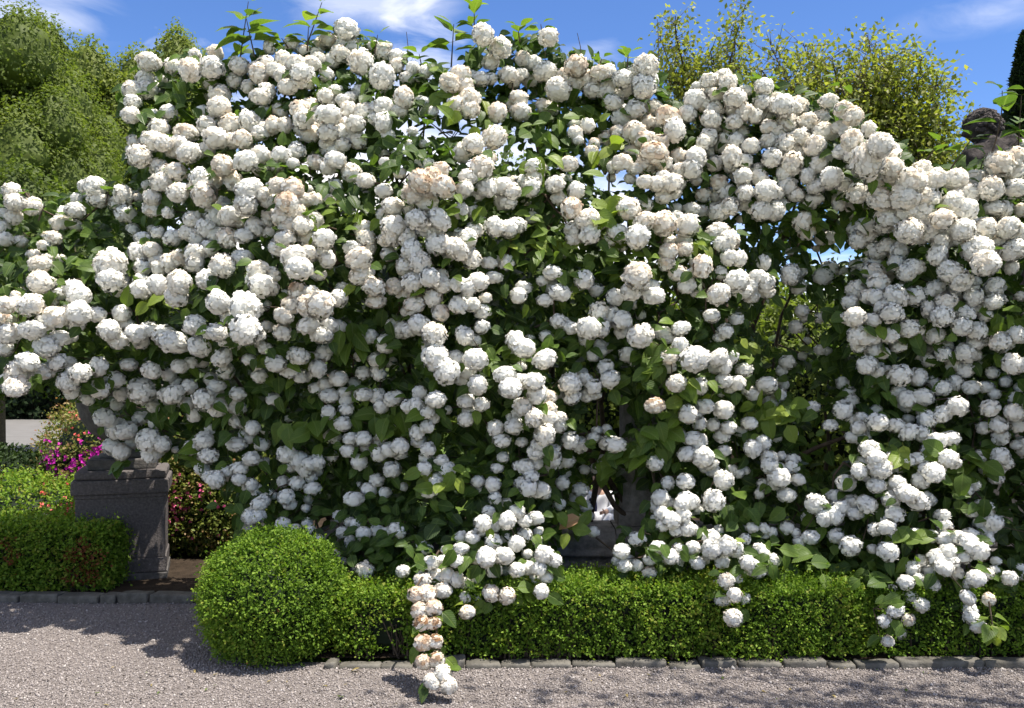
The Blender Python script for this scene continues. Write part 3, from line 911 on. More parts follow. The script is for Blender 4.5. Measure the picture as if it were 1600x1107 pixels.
tips = [tp(*q) for q in [(1055, 25), (1048, 70), (1030, 55), (1075, 95), (1110, 80), (1140, 60), (1165, 8), (1120, 110), (1060, 130), (1160, 120), (1040, 120), (1090, 140), (1150, 30)]]
leafy_tree('young_tree', (X(1150, YY), YY, 0), at(1120, 210, YY), tips, .046, 130, 'thin airy tree with sparse yellow green sprays above the middle of the shrub', 61, .55, spread=.13)
tips = [tp(*q) for q in [(1255, 68), (1205, 75), (1190, 110), (1225, 120), (1275, 100), (1300, 90), (1355, 55), (1345, 95), (1380, 90), (1415, 75), (1440, 85), (1400, 110), (1440, 130), (1470, 125), (1465, 165), (1480, 190), (1430, 180), (1390, 160), (1350, 140), (1320, 120), (1300, 140), (1270, 150), (1420, 230), (1460, 220), (1480, 240), (1370, 200), (1400, 250), (1335, 170), (1445, 250), (1360, 240), (1240, 150), (1210, 150), (1410, 200)]]
leafy_tree('young_tree', (X(1400, 9.2), 9.2, 0), at(1385, 330, 9.2), tips, .050, 260, 'bushy yellow green young tree above the right side of the shrub', 62, .5, spread=.19)

# slim dark cypress at the right edge
YC = 16.0
cx = X(1606, YC)
Hc = EYE + 545 / F * YC
root = limb_tree('cypress_tree', (cx, YC, 0), [([(0, 0, 0), (0, 0, 3), (0, 0, Hc - .5)], [.2, .15, .03])], 'tall slim almost black cypress at the right edge behind the statue', 'tree')
nP = 26000
z = rng.uniform(.3, 1, nP) ** 1.0 * Hc
rr = .58 * np.clip((Hc - z) / Hc * 2.2, 0, 1) ** .6
a = rng.uniform(0, 6.283, nP)
P = np.stack([np.cos(a) * rr, np.sin(a) * rr, z], 1)
P[:, :2] *= (1 + .18 * lump(P, 2.5, 71) + rng.uniform(-.25, .03, nP))[:, None]
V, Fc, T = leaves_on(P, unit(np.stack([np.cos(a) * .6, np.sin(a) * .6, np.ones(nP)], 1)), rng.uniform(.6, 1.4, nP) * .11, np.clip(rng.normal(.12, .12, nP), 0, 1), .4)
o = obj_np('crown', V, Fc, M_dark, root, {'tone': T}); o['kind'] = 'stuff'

# tall tree beyond the right end of the gravel whose high crown dapples the kerb and the right of the shrub
tips = [(3.2 + rng.normal() * .95, 3.7 + rng.normal() * .55, 5.6 + rng.normal() * .5) for _ in range(34)]
leafy_tree('shade_tree', (5.6, 3.2, 0), (4.7, 3.4, 4.4), tips, .075, 26, 'tall light crowned tree standing beyond the right end of the gravel', 64, .3, mat=M_leaf, spread=.22)

# growth seen through the gaps, beyond the shrub
def bush(px, Y, top, w, tone, label, seed, mat=M_tree, leaf=.09, n=6500, d=.9):
    zt = EYE + (HY - top) / F * Y
    shrub('background_bush', (X(px, Y), Y, zt * .5), (w, d, zt * .52), n, leaf, mat, tone, label, 'shrub', seed, .16, 3.2, group='bushes beyond the flowering shrub', droop=.4)
bush(560, 11.5, 330, 1.25, .15, 'dark green bush beyond the shrub, behind its left half', 81)
bush(790, 13.0, 262, 1.5, .30, 'mid green bush beyond the shrub, seen below the gap of sky near its top', 82)
bush(965, 12.0, 420, 1.05, .60, 'bright yellow green bush beyond the gap at the middle of the shrub', 83)
bush(1150, 12.4, 430, 1.15, .35, 'green bush beyond the shrub, right of the middle gap', 84)
bush(1285, 11.0, 470, 1.0, .50, 'sunny green bush beyond the dark opening at the right of the shrub', 85)
bush(1470, 12.0, 400, 1.2, .2, 'dark green bush beyond the shrub near the statue pedestal', 86)
bush(1660, 10.5, 640, 1.0, .4, 'low green bush beyond the lawn strip at the right edge', 87)
bush(330, 12.0, 420, 1.5, .1, 'dark green bush beyond the shrub, behind the urn', 88)
# hedge across the back, coloured near black to stand for tree shade
hedge('tall_hedge', (-16, 41.5, 0), (26, 2.2, 2.9), 16000, 'tall hedge coloured almost black for the tree shade, across the back of the garden beyond the paved path', 'hedge', .30, .25, .12, mat=M_dark, bump=.1)
# yellowish low plant behind the hedge
shrub('low_shrub', (X(1320, 6.0), 6.0, .36), (.26, .22, .20), 2600, .04, M_young, .6, 'pale yellow green low plant behind the hedge, under the right of the shrub', 'shrub', 91, .2, 5)
# grass strip behind the right end
ng = 12000
P = np.stack([rng.uniform(2.6, 7.5, ng), rng.uniform(7.4, 11, ng), np.full(ng, .05)], 1)
V, Fc, T = scatter(np.array([[0, 0, 0], [.5, .05, 0], [1, 0, .0], [.5, -.05, 0]]), quad_f, frames(np.tile([0, 0, 1.], (ng, 1)) + rng.normal(size=(ng, 3)) * .3, rng.normal(size=(ng, 3)), rng.uniform(.05, .12, ng)), P, rng.uniform(0, 1, ng))
tag(obj_np('grass', V, Fc, M_grass, attrs={'tone': T}), kind='stuff')

# ------------------------------------------------------------------ the flowering snowball viburnum
CTRL = np.array([(0,500,5.6),(0,320,6.1),(60,580,5.55),(150,300,6.3),(220,100,6.4),(200,200,6.1),(200,680,6.45),(100,550,5.7),(380,500,5.25),(300,700,6.1),(330,610,5.9),(420,750,5.95),(400,800,5.85),(540,50,6.3),(500,170,5.85),(440,320,5.4),(460,420,5.25),(680,290,5.3),(700,430,5.35),(680,620,5.35),(560,620,5.75),(550,780,5.8),(600,870,5.55),(660,890,5.1),(670,960,4.74),(670,1070,4.47),(730,900,5.05),(800,880,5.2),(850,920,5.03),(830,640,5.25),(900,600,5.5),(850,120,6.2),(1000,150,6.1),(820,300,5.6),(1000,330,5.5),(1030,430,5.4),(1120,450,5.5),(1000,640,5.5),(1080,570,5.3),(1130,760,5.6),(1060,860,5.2),(1140,940,4.98),(1020,880,5.2),(1250,200,5.9),(1360,240,5.45),(1250,550,6.2),(1300,430,6.2),(1280,780,5.5),(1350,500,5.4),(1450,600,5.65),(1550,280,5.6),(1500,380,5.4),(1600,500,5.4),(1400,850,5.2),(1400,980,4.98),(1540,950,4.98),(1450,750,5.3),(1600,700,5.5),(1100,300,5.9),(950,520,5.6),(1200,650,5.75),(930,760,5.9),(300,330,5.8),(320,120,6.25),(1720,350,5.0),(1720,600,5.0),(1850,400,4.75),(1850,650,4.8),(1950,500,4.9)], float)
def ysurf(px, py):
    px = np.atleast_1d(px).astype(float); py = np.atleast_1d(py).astype(float)
    d2 = (px[:, None] - CTRL[None, :, 0]) ** 2 + (py[:, None] - CTRL[None, :, 1]) ** 2
    w = 1.0 / (d2 + 900.0) ** 1.6
    return (w * CTRL[None, :, 2]).sum(1) / w.sum(1)

HEADS = np.array([[float(v) for v in t.split(',')] for t in """233,97,165,0 269,104,120,0 297,111,172,2 331,106,172,0 304,86,86,1 336,84,120,1 367,127,120,0 352,126,75,0 374,103,137,1 405,115,154,1 415,100,120,1 226,124,137,0 206,141,154,1 237,137,120,0 208,160,130,0 204,180,130,0
252,125,86,0 326,134,103,0 343,148,154,0 388,136,103,0 408,151,154,0 343,168,189,0 319,175,120,0 240,180,103,0 263,177,137,0 249,202,144,0 223,211,69,0 208,221,103,0 291,208,165,2 323,196,154,1 360,196,165,0 388,189,154,0
407,208,137,0 338,216,189,1 379,218,154,0 323,233,120,1 237,221,154,1 218,244,189,0 256,225,154,1 281,226,137,1 295,240,172,1 271,237,120,0 311,237,103,0 247,261,137,0 275,269,154,0 348,259,165,0 383,252,178,0 408,242,144,0
251,285,154,0 278,302,154,0 316,281,172,0 335,281,137,0 319,305,189,0 302,292,103,0 388,296,178,0 412,305,130,0 384,319,172,0 230,290,86,0 18,299,130,1 24,317,154,1 5,336,103,0 5,355,96,0 7,374,120,0 22,338,120,0
148,292,154,0 132,292,103,0 154,311,154,1 192,304,154,1 192,319,137,1 117,329,144,0 100,331,86,0 120,311,86,0 93,350,120,1 101,343,86,1 84,372,120,1 197,335,144,0 237,309,144,1 240,326,137,0 214,309,86,1 209,360,96,0
225,374,144,0 263,333,103,0 271,372,144,0 247,364,103,0 237,359,69,0 118,353,103,0 338,340,165,1 317,331,103,1 302,343,154,1 360,338,165,1 374,345,137,1 398,355,144,0 381,369,137,0 323,357,154,0 295,364,137,1 355,372,154,0
338,367,137,0 309,372,137,0 285,371,103,0 417,347,103,1 364,220,137,0 541,47,172,0 513,63,130,2 532,84,130,0 551,67,96,0 518,96,120,0 563,98,199,0 597,120,206,0 585,74,103,0 599,84,110,1 605,73,75,0 620,90,120,0
637,122,110,1 645,107,103,0 620,103,120,1 664,113,103,1 652,113,86,0 630,88,69,0 429,110,137,0 443,94,130,1 462,100,137,1 472,115,165,0 486,100,137,0 494,84,103,0 441,118,120,0 450,136,137,1 467,129,120,0 482,132,86,0
417,142,130,0 455,67,103,1 474,79,96,2 421,74,103,0 510,118,103,0 560,144,103,0 568,158,86,0 548,153,103,0 508,151,120,0 525,144,103,1 536,158,120,0 517,163,86,0 544,173,130,1 570,175,137,1 599,168,158,0 631,153,158,2
625,173,110,0 513,180,189,0 486,166,103,1 470,172,154,1 474,187,154,0 493,185,120,0 520,187,137,0 537,196,120,0 556,194,144,0 513,206,172,0 484,209,137,0 470,202,103,0 512,226,137,0 534,226,130,0 560,220,130,0 599,192,144,0
587,187,120,0 524,251,144,0 493,254,130,0 458,256,96,0 427,196,120,0 445,196,113,0 414,202,120,0 402,190,103,0 421,208,86,0 434,172,103,0 414,173,103,0 441,177,86,0 439,242,137,0 464,236,120,0 549,271,144,0 571,283,130,0
523,292,124,0 600,299,137,0 614,323,154,1 515,314,96,1 481,297,69,0 664,161,86,0 677,176,86,0 664,176,75,0 652,156,51,0 661,225,75,0 669,255,86,0 659,256,62,0 625,239,75,0 639,226,69,0 644,206,86,0 602,254,96,0
601,242,86,0 625,271,96,0 664,264,62,0 719,118,154,2 702,130,172,2 750,124,137,0 738,118,86,0 754,55,165,1 781,75,165,1 817,93,120,0 795,117,144,0 814,118,120,0 810,154,144,2 814,175,144,1 777,177,154,1 733,158,172,2
712,165,137,2 735,172,137,1 740,226,165,1 772,216,172,1 753,261,172,2 731,278,137,0 726,295,137,0 657,285,189,3 675,275,154,3 692,292,189,3 647,302,172,2 668,316,154,1 699,299,144,2 649,271,51,0 645,302,137,1 687,343,172,0
651,343,165,0 664,357,154,0 614,355,172,1 637,372,154,0 640,329,103,0 568,357,137,0 572,372,137,0 760,295,144,0 786,292,144,0 800,299,137,0 802,285,86,0 719,329,120,0 735,329,120,0 740,360,137,0 774,355,165,0 805,353,154,0
755,355,103,0 719,372,144,0 699,372,103,0 681,367,120,0 784,316,120,0 817,264,69,0 819,316,51,0 434,290,137,2 457,295,165,3 421,314,144,1 448,316,172,3 469,311,144,2 439,338,165,2 463,333,172,3 479,319,103,1 451,353,154,2
472,353,154,1 491,345,137,0 445,372,154,1 479,372,137,1 506,374,154,0 421,336,103,1 422,364,103,1 857,59,154,0 833,100,137,0 851,112,165,0 802,129,103,0 873,140,192,0 848,166,120,0 900,104,172,3 881,118,120,2 901,129,137,1
918,125,154,2 939,115,154,2 951,113,120,1 927,141,137,0 948,141,137,0 973,124,154,0 1009,103,172,0 1006,136,172,0 990,112,120,0 978,141,120,0 958,160,137,0 992,172,154,0 970,185,137,0 1020,168,137,1 1013,192,120,0 1044,182,189,3
1054,204,172,0 1025,197,120,0 965,208,130,2 992,208,172,2 1009,220,154,2 1028,223,154,3 1023,240,189,3 1011,254,154,2 1037,256,137,2 972,254,144,2 958,261,103,1 917,197,110,0 898,209,120,0 900,196,103,0 903,220,96,0 924,237,103,1
929,225,96,0 888,257,144,1 834,261,137,0 836,275,137,0 831,293,154,0 867,289,144,0 879,281,75,0 1109,127,137,1 1138,130,137,1 1119,148,120,1 1088,136,86,0 1085,156,154,0 1102,163,137,0 1075,178,137,0 1148,154,154,0 1164,144,103,0
1116,172,137,1 1112,187,144,1 1143,172,120,0 1193,136,130,0 1191,161,137,0 1208,165,137,0 1212,154,103,0 1164,175,137,1 1148,190,137,1 1140,199,120,0 1177,182,137,0 1202,199,137,2 1215,206,137,2 1121,201,86,0 1107,216,137,0 1133,216,103,0
1150,220,130,0 1160,208,103,0 1174,229,144,0 1099,223,120,0 1109,237,86,0 1061,244,120,0 1087,247,154,0 1081,264,154,0 1061,268,120,0 1088,280,103,0 1117,256,120,0 1143,245,154,0 1164,252,120,0 1143,261,120,0 1124,285,130,0 1160,276,144,0
1186,278,130,0 1198,299,178,0 1212,302,144,1 1136,302,144,0 1119,305,120,0 1164,302,137,0 1140,323,154,0 1124,331,154,0 1160,319,120,0 1174,329,120,0 1191,329,172,0 1210,329,154,0 1100,305,120,0 1157,343,62,0 1080,328,130,0 1097,331,96,0
1026,288,154,1 1047,288,172,1 1009,285,130,0 1061,288,103,1 1037,307,130,1 1052,302,120,1 1009,321,120,0 1056,326,86,0 992,264,103,0 992,323,86,0 900,299,137,0 893,326,165,3 918,343,189,0 937,350,154,0 920,364,172,0 900,360,154,0
982,326,172,2 972,319,137,0 966,364,165,0 951,374,137,0 987,374,120,0 997,371,172,0 1008,345,172,2 1037,350,178,2 1074,353,199,1 1056,338,103,0 1116,365,130,0 1140,376,165,0 1047,379,103,1 1068,377,120,1 831,340,103,0 1247,165,137,2
1223,165,172,0 1252,172,103,2 1295,159,137,1 1333,182,154,0 1283,184,120,1 1357,202,110,0 1231,192,154,2 1201,220,137,1 1249,214,165,1 1262,190,154,1 1286,206,154,1 1297,209,120,1 1312,199,120,1 1331,220,154,2 1321,206,103,0 1274,228,172,1
1228,225,154,1 1206,247,154,0 1245,240,137,0 1238,256,172,1 1255,261,137,1 1278,257,137,0 1298,252,120,0 1317,237,137,0 1329,244,103,0 1226,271,137,0 1231,292,137,0 1262,275,130,0 1274,293,137,0 1244,305,130,1 1266,316,120,0 1221,321,120,0
1254,346,154,1 1300,278,172,0 1297,285,120,0 1317,288,120,0 1357,251,257,0 1374,228,206,1 1389,233,137,1 1393,263,165,0 1391,275,120,0 1329,259,69,0 1341,302,154,0 1369,288,103,2 1376,312,178,1 1358,319,103,0 1319,305,96,1 1312,319,103,0
1326,326,86,0 1352,355,154,0 1338,360,120,0 1367,362,103,0 1382,350,144,0 1382,335,120,0 1420,362,199,0 1403,347,103,0 1298,372,120,0 1283,374,103,0 1424,283,223,1 1461,280,172,1 1494,281,178,1 1413,309,206,0 1434,302,154,0 1417,329,189,0
1448,309,172,0 1441,333,189,0 1434,350,137,0 1455,343,137,0 1472,343,189,1 1489,319,172,1 1509,329,172,0 1513,305,178,1 1523,280,154,1 1549,295,189,0 1554,326,154,0 1568,328,137,0 1563,257,206,2 1585,247,172,2 1554,254,154,1 1588,271,172,1
1588,295,172,0 1597,329,120,0 1504,360,178,0 1539,357,172,0 1520,347,120,0 1575,357,178,0 1592,364,137,0 1479,372,137,0 1561,374,137,0 1518,374,154,0 1455,364,154,0 1599,226,51,0 69,384,103,1 53,398,103,2 62,413,154,2 74,405,103,1
173,413,233,0 172,437,189,0 182,454,103,0 216,394,154,0 237,391,137,1 223,418,137,0 249,418,137,1 264,411,137,1 280,403,130,2 305,396,165,1 305,411,137,1 326,389,137,0 348,415,178,0 384,401,120,0 280,442,189,0 247,446,189,0
220,453,154,0 323,437,172,0 403,422,154,0 408,446,189,0 395,437,120,0 374,405,103,0 415,363,69,0 62,441,189,1 77,442,120,1 34,460,103,2 9,477,154,2 26,473,103,2 48,477,206,1 69,478,103,2 7,497,120,3 21,497,103,1
81,497,206,2 103,494,154,1 124,463,172,0 96,460,120,0 122,490,189,0 120,508,137,0 151,492,154,0 14,521,189,0 7,545,144,0 7,528,137,1 51,516,189,0 72,542,189,0 89,566,165,0 72,580,144,0 43,566,189,0 27,583,199,1
26,604,213,1 14,593,137,1 110,566,103,0 170,516,178,0 187,532,172,0 213,521,178,0 232,516,154,0 202,535,137,0 220,535,120,0 113,528,86,0 190,490,137,0 125,583,172,0 154,573,158,0 156,609,178,0 106,597,172,0 137,624,120,0
113,614,137,0 201,570,137,0 237,580,178,0 221,612,223,0 190,616,130,0 264,586,120,0 281,573,130,0 271,617,178,0 247,628,103,0 295,604,137,0 304,508,172,0 339,520,172,0 271,535,233,0 311,542,189,0 341,473,189,0 383,480,240,0
383,516,257,0 415,477,86,0 417,511,120,1 415,545,120,0 350,532,120,0 347,559,172,0 353,580,137,0 329,593,110,0 338,604,137,0 317,624,178,0 292,631,130,0 304,648,130,0 348,624,96,0 371,616,137,0 370,638,144,0 370,659,124,0
317,566,96,0 389,562,120,0 405,588,137,0 402,569,120,0 395,669,130,0 415,672,86,0 410,695,120,0 389,686,103,0 369,695,158,0 393,717,137,0 319,689,154,0 326,712,154,0 299,700,144,0 329,671,103,0 311,720,103,0 374,732,137,0
381,679,86,0 163,653,165,0 197,674,189,0 221,653,137,0 244,660,120,0 232,688,199,0 175,698,137,0 190,707,144,1 213,665,120,0 254,695,137,0 206,691,137,0 275,703,69,0 182,633,103,0 240,635,120,0 458,401,165,1 482,399,137,2
467,420,206,0 498,429,120,0 512,406,130,0 500,398,103,0 426,451,120,0 403,480,86,0 465,456,154,3 446,463,120,1 486,458,137,1 455,477,144,2 501,477,213,2 529,466,154,0 481,508,178,0 443,494,154,0 441,520,154,1 403,523,120,0
513,508,144,0 529,511,137,0 520,537,120,0 431,569,172,0 467,557,178,0 451,580,144,0 506,552,130,0 496,576,154,0 529,592,137,0 475,588,120,0 508,600,120,0 486,559,103,0 427,624,120,0 494,607,120,0 515,619,144,0 539,614,120,0
553,600,110,0 513,645,130,0 541,640,120,0 536,663,144,0 524,684,110,0 561,405,189,2 565,429,189,1 585,449,165,2 616,448,137,2 551,389,137,0 575,387,120,0 606,398,120,0 613,367,154,1 644,391,165,0 656,410,178,1 633,417,154,1
644,442,172,1 671,434,165,0 692,446,144,0 647,477,154,2 676,465,154,2 688,490,154,2 637,487,120,1 656,508,172,0 678,523,189,1 628,516,144,0 602,538,154,0 578,526,130,0 587,562,137,0 563,557,103,0 611,566,103,0 567,583,130,0
592,586,130,0 568,617,144,0 590,620,144,0 613,624,137,0 640,635,144,0 656,614,120,0 651,635,137,0 596,635,137,0 621,619,103,0 681,625,172,0 680,557,223,0 697,580,206,0 711,562,154,0 743,562,189,0 729,580,137,0 747,602,165,0
728,628,144,0 752,632,144,0 728,655,144,0 668,645,120,0 699,641,86,0 685,381,172,0 709,387,154,0 729,374,154,0 719,394,154,0 735,396,103,0 702,398,103,0 764,411,120,0 791,410,120,0 772,434,120,0 747,441,172,0 733,449,154,0
716,477,165,0 738,477,137,0 753,487,137,0 759,466,103,0 810,463,144,0 726,525,154,0 740,532,120,0 753,511,137,0 808,549,103,0 798,607,206,0 812,597,154,0 774,669,144,0 803,667,144,0 784,689,137,0 815,691,103,0 786,715,110,0
777,732,103,0 817,635,154,1 403,671,69,0 448,710,154,0 467,720,154,0 484,725,137,0 503,715,86,0 518,713,103,0 455,731,103,0 548,686,137,0 568,686,137,0 544,705,130,0 561,722,130,0 572,700,103,0 592,710,130,0 597,679,130,0
609,703,144,0 625,698,154,0 652,676,137,0 668,667,120,0 654,689,120,0 669,703,130,0 663,732,130,0 690,720,120,0 699,734,137,0 613,734,144,0 403,720,86,0 451,655,69,0 614,671,86,0 972,384,103,0 1032,362,86,0 1044,393,154,2
1069,389,137,2 1042,411,137,2 1059,427,137,2 1097,417,172,3 1088,425,120,1 1123,460,178,1 1073,446,137,0 1088,456,103,0 1129,382,137,0 1140,403,130,0 1155,405,120,0 1193,411,120,0 1126,427,103,0 1152,439,165,0 1160,456,154,0 1172,446,137,0
1183,434,154,0 1195,442,154,0 1198,456,130,0 1174,463,120,0 863,427,144,0 877,422,69,0 875,458,172,0 851,470,137,0 913,437,144,0 932,454,120,0 886,403,69,0 996,432,213,2 987,456,165,0 1021,463,165,0 1020,448,103,0 961,465,137,0
956,490,137,0 937,487,154,0 951,504,120,0 972,501,165,0 970,518,120,0 872,502,120,0 893,513,137,0 920,513,189,0 910,525,103,0 994,478,86,0 1001,492,86,0 1001,525,206,1 853,526,120,0 913,535,103,0 937,540,110,0 927,556,120,0
819,545,172,0 827,528,86,0 851,562,189,0 831,559,103,0 814,573,96,0 980,554,137,0 1037,521,137,0 1045,528,120,0 1064,514,154,0 1063,540,144,0 1112,494,137,0 1150,499,130,0 1133,518,120,0 1123,528,86,0 1045,557,154,2 1044,573,120,1
1085,562,223,0 1099,559,137,0 1123,559,154,0 1131,573,144,0 1143,559,120,0 1116,576,103,0 1162,578,144,0 1152,599,144,0 1131,595,154,0 1140,607,103,0 1176,616,137,0 1198,602,172,0 1217,617,120,0 1203,629,103,0 1167,611,86,0 1057,599,154,1
1095,604,137,0 1023,634,172,3 953,593,172,0 927,605,144,0 913,593,137,0 910,583,86,0 891,600,189,0 893,621,137,0 870,616,103,0 930,617,103,0 834,597,189,0 857,621,144,2 857,640,137,2 834,653,154,1 857,655,154,1 872,665,137,0
851,679,172,1 843,696,144,0 863,707,165,0 872,724,120,0 821,729,137,0 838,725,120,0 858,727,120,0 807,648,103,0 891,689,144,0 906,695,137,0 927,684,110,0 946,693,120,0 961,695,172,0 886,720,137,0 948,671,86,0 913,734,86,0
932,732,103,0 942,719,86,0 1075,648,154,0 1093,662,130,0 1114,664,110,0 1131,641,154,0 1102,635,154,0 1095,641,103,0 1138,669,137,0 1081,686,144,0 1064,676,69,0 1073,710,165,0 1099,715,172,0 1109,725,137,0 1023,724,154,0 1131,705,120,0
1102,732,103,0 1143,734,103,0 1171,662,137,0 1157,674,103,0 1176,701,154,0 1191,693,137,0 1212,686,103,0 1202,717,154,0 1217,731,103,0 1126,615,62,0 1217,597,69,0 1164,736,86,0 1233,394,62,0 1290,382,86,0 1235,430,165,0 1247,448,137,0
1247,425,120,0 1286,433,154,0 1312,422,103,0 1336,413,86,0 1253,486,110,0 1244,511,120,0 1280,497,86,0 1290,487,75,0 1261,533,69,0 1283,547,103,0 1293,549,69,0 1230,566,137,0 1254,557,75,0 1221,580,103,0 1225,602,86,0 1269,637,130,0
1297,665,120,0 1238,678,96,0 1237,731,120,0 1221,713,86,0 1352,365,154,0 1372,394,137,0 1386,386,154,1 1405,393,154,1 1362,389,137,0 1400,401,103,0 1441,370,137,0 1465,399,158,0 1485,425,178,0 1496,370,154,0 1530,367,137,0 1527,391,206,0
1540,411,223,0 1554,391,137,0 1578,396,137,0 1588,389,154,0 1580,418,120,0 1352,417,120,0 1365,425,172,1 1382,423,120,1 1372,442,172,2 1338,453,165,1 1358,463,154,1 1369,465,137,0 1328,473,137,0 1336,496,165,1 1324,497,120,0 1362,501,130,0
1314,497,86,0 1340,525,154,1 1365,528,130,1 1353,528,137,0 1365,549,137,0 1379,552,103,0 1354,571,172,0 1372,580,137,0 1389,525,137,0 1403,542,120,0 1398,532,120,0 1400,463,189,0 1393,489,172,0 1417,425,154,0 1431,463,154,0 1427,418,154,0
1417,442,103,0 1420,514,154,0 1432,514,137,0 1458,453,137,0 1465,449,120,0 1458,490,137,0 1479,470,172,0 1472,494,172,0 1489,456,120,0 1461,525,154,0 1441,523,103,0 1501,439,172,0 1523,442,103,0 1521,463,154,0 1523,480,137,0 1554,449,154,0
1552,472,154,0 1509,490,154,0 1504,511,154,0 1527,518,154,0 1540,494,120,0 1501,465,51,0 1509,552,172,0 1523,538,130,0 1509,578,144,0 1563,535,172,1 1590,523,154,0 1595,463,86,0 1583,569,165,1 1551,583,103,0 1537,566,103,0 1571,597,103,0
1594,607,103,0 1518,606,154,0 1540,605,120,0 1547,638,165,1 1475,554,144,0 1451,562,137,0 1437,554,103,0 1405,586,178,0 1434,590,154,0 1386,593,120,0 1386,580,96,0 1403,612,120,0 1417,624,154,0 1443,621,165,0 1458,597,103,0 1472,607,154,0
1492,599,137,0 1496,635,178,0 1473,648,165,0 1448,655,172,0 1406,628,103,0 1431,638,103,0 1331,628,120,0 1317,641,154,0 1345,652,103,0 1316,599,110,0 1341,669,137,0 1348,684,130,0 1372,660,172,0 1400,665,144,0 1369,641,103,0 1362,669,103,0
1358,703,154,0 1369,717,172,0 1345,724,137,0 1376,732,172,1 1393,720,137,0 1403,731,120,0 1417,720,130,0 1434,717,137,0 1420,676,154,0 1441,679,137,0 1465,689,154,0 1485,686,154,0 1482,717,165,0 1492,724,120,0 1465,729,137,0 1448,736,137,0
1561,665,154,0 1585,645,165,1 1590,624,137,0 1564,683,137,0 1537,669,120,0 1590,665,137,0 1597,693,120,0 1564,713,154,0 1561,732,120,0 1554,616,103,0 1530,717,103,0 1588,696,103,0 1420,655,103,0 337,749,147,0 373,749,128,0 392,758,115,0
401,767,115,0 403,806,128,0 389,820,115,0 412,783,115,0 415,815,92,0 316,733,128,0 355,737,115,0 357,746,74,0 405,788,129,0 392,807,154,0 379,821,92,0 442,820,129,0 460,827,110,0 480,818,103,0 486,829,92,0 464,755,121,0
488,764,129,0 447,777,140,0 453,788,110,0 478,794,81,0 486,746,103,0 442,753,103,0 477,735,129,0 495,722,129,0 427,775,81,0 480,779,74,0 497,845,110,0 536,832,118,0 548,847,110,0 557,820,118,0 568,834,129,0 587,825,103,0
530,807,103,0 553,780,158,0 576,766,132,0 589,751,118,0 561,759,74,0 602,770,110,0 602,834,129,0 618,827,129,0 625,832,103,0 605,842,110,0 521,867,118,2 535,878,81,0 570,891,154,1 559,889,92,0 587,900,74,0 630,893,129,0
648,891,81,0 659,851,92,0 670,858,74,0 670,768,129,0 684,751,129,0 631,761,74,0 666,862,66,0 747,753,118,0 770,757,121,0 773,779,110,0 763,799,118,0 791,785,92,0 754,818,140,0 773,823,110,0 808,799,140,0 837,810,129,0
793,814,154,0 820,814,129,0 820,836,121,0 839,845,103,0 807,850,140,0 791,842,103,0 771,847,129,0 738,840,129,0 721,840,103,0 721,858,129,0 714,877,140,0 697,860,92,0 692,877,103,0 673,880,132,0 787,869,166,0 760,871,166,0
743,873,103,0 771,891,129,0 789,893,92,0 808,891,140,0 824,866,103,0 850,867,166,0 866,876,129,0 826,888,118,0 843,889,129,0 837,904,103,0 854,902,103,0 846,925,132,0 752,858,92,0 660,906,129,1 681,900,140,1 699,899,129,1
714,906,129,1 692,922,132,1 727,911,103,0 741,911,103,2 726,934,99,0 744,934,103,0 730,957,136,2 767,927,147,2 792,931,140,2 730,906,81,0 653,930,166,3 668,928,147,3 655,954,140,3 677,950,140,3 659,974,129,4 677,974,121,4
661,1005,132,4 680,1003,118,4 662,1035,125,3 681,1031,132,3 673,1064,125,1 692,1053,129,1 701,1071,125,1 679,1070,92,1 697,1062,103,1 811,728,110,0 826,763,154,0 844,766,154,0 819,755,147,0 850,774,103,0 808,755,92,0 863,718,140,0
879,755,129,0 885,740,81,0 907,766,140,0 914,792,118,0 901,811,92,0 927,831,103,0 874,788,110,0 922,807,74,0 837,707,147,0 1032,779,154,0 1025,792,110,0 971,862,147,0 975,884,129,0 995,884,110,0 995,842,129,0 1015,875,118,0
1015,895,118,2 1028,856,140,0 1025,810,92,0 984,873,74,0 1154,739,103,0 1071,753,154,0 1043,755,118,0 1034,803,129,0 1050,814,147,0 1067,807,140,0 1076,783,166,0 1065,788,129,0 1058,829,118,0 1074,827,129,0 1085,829,103,0 1032,823,81,0
1091,796,92,0 1131,751,184,0 1115,783,184,0 1122,829,92,0 1083,857,129,0 1111,842,154,0 1113,858,177,0 1135,854,177,0 1148,858,147,0 1090,880,129,0 1128,878,129,0 1102,873,92,0 1060,858,118,0 1048,871,147,0 1058,877,110,0 962,877,74,0
1135,908,129,1 1150,904,103,1 1120,913,74,1 1129,938,118,1 1148,930,129,1 1163,935,103,1 1145,966,154,1 1168,880,147,0 1183,893,129,0 1175,886,140,0 1205,877,129,0 1203,891,110,0 1186,860,118,0 1194,867,92,0 1164,843,103,0 1161,829,92,0
1175,825,103,0 1192,827,103,0 1205,831,92,0 1185,803,74,0 1186,772,92,0 1218,748,177,0 1229,774,147,0 1212,755,129,0 1223,740,129,0 1247,750,103,0 1229,825,118,0 1194,702,92,0 1275,788,166,0 1260,810,92,0 1267,840,154,0 1289,810,147,0
1249,847,103,0 1297,777,92,0 1278,832,92,0 1306,777,140,0 1304,807,166,0 1315,794,166,0 1336,803,140,0 1354,788,154,0 1322,755,154,0 1343,737,154,0 1358,744,129,0 1369,759,147,0 1387,763,129,0 1402,755,147,0 1439,751,154,0 1459,740,191,0
1420,774,166,0 1435,783,177,0 1446,779,129,0 1392,781,154,0 1398,803,154,0 1306,838,140,0 1329,853,166,0 1367,828,110,0 1385,825,147,0 1387,862,166,0 1363,858,92,0 1428,834,118,0 1394,840,92,0 1457,838,110,0 1477,843,140,0 1497,842,140,0
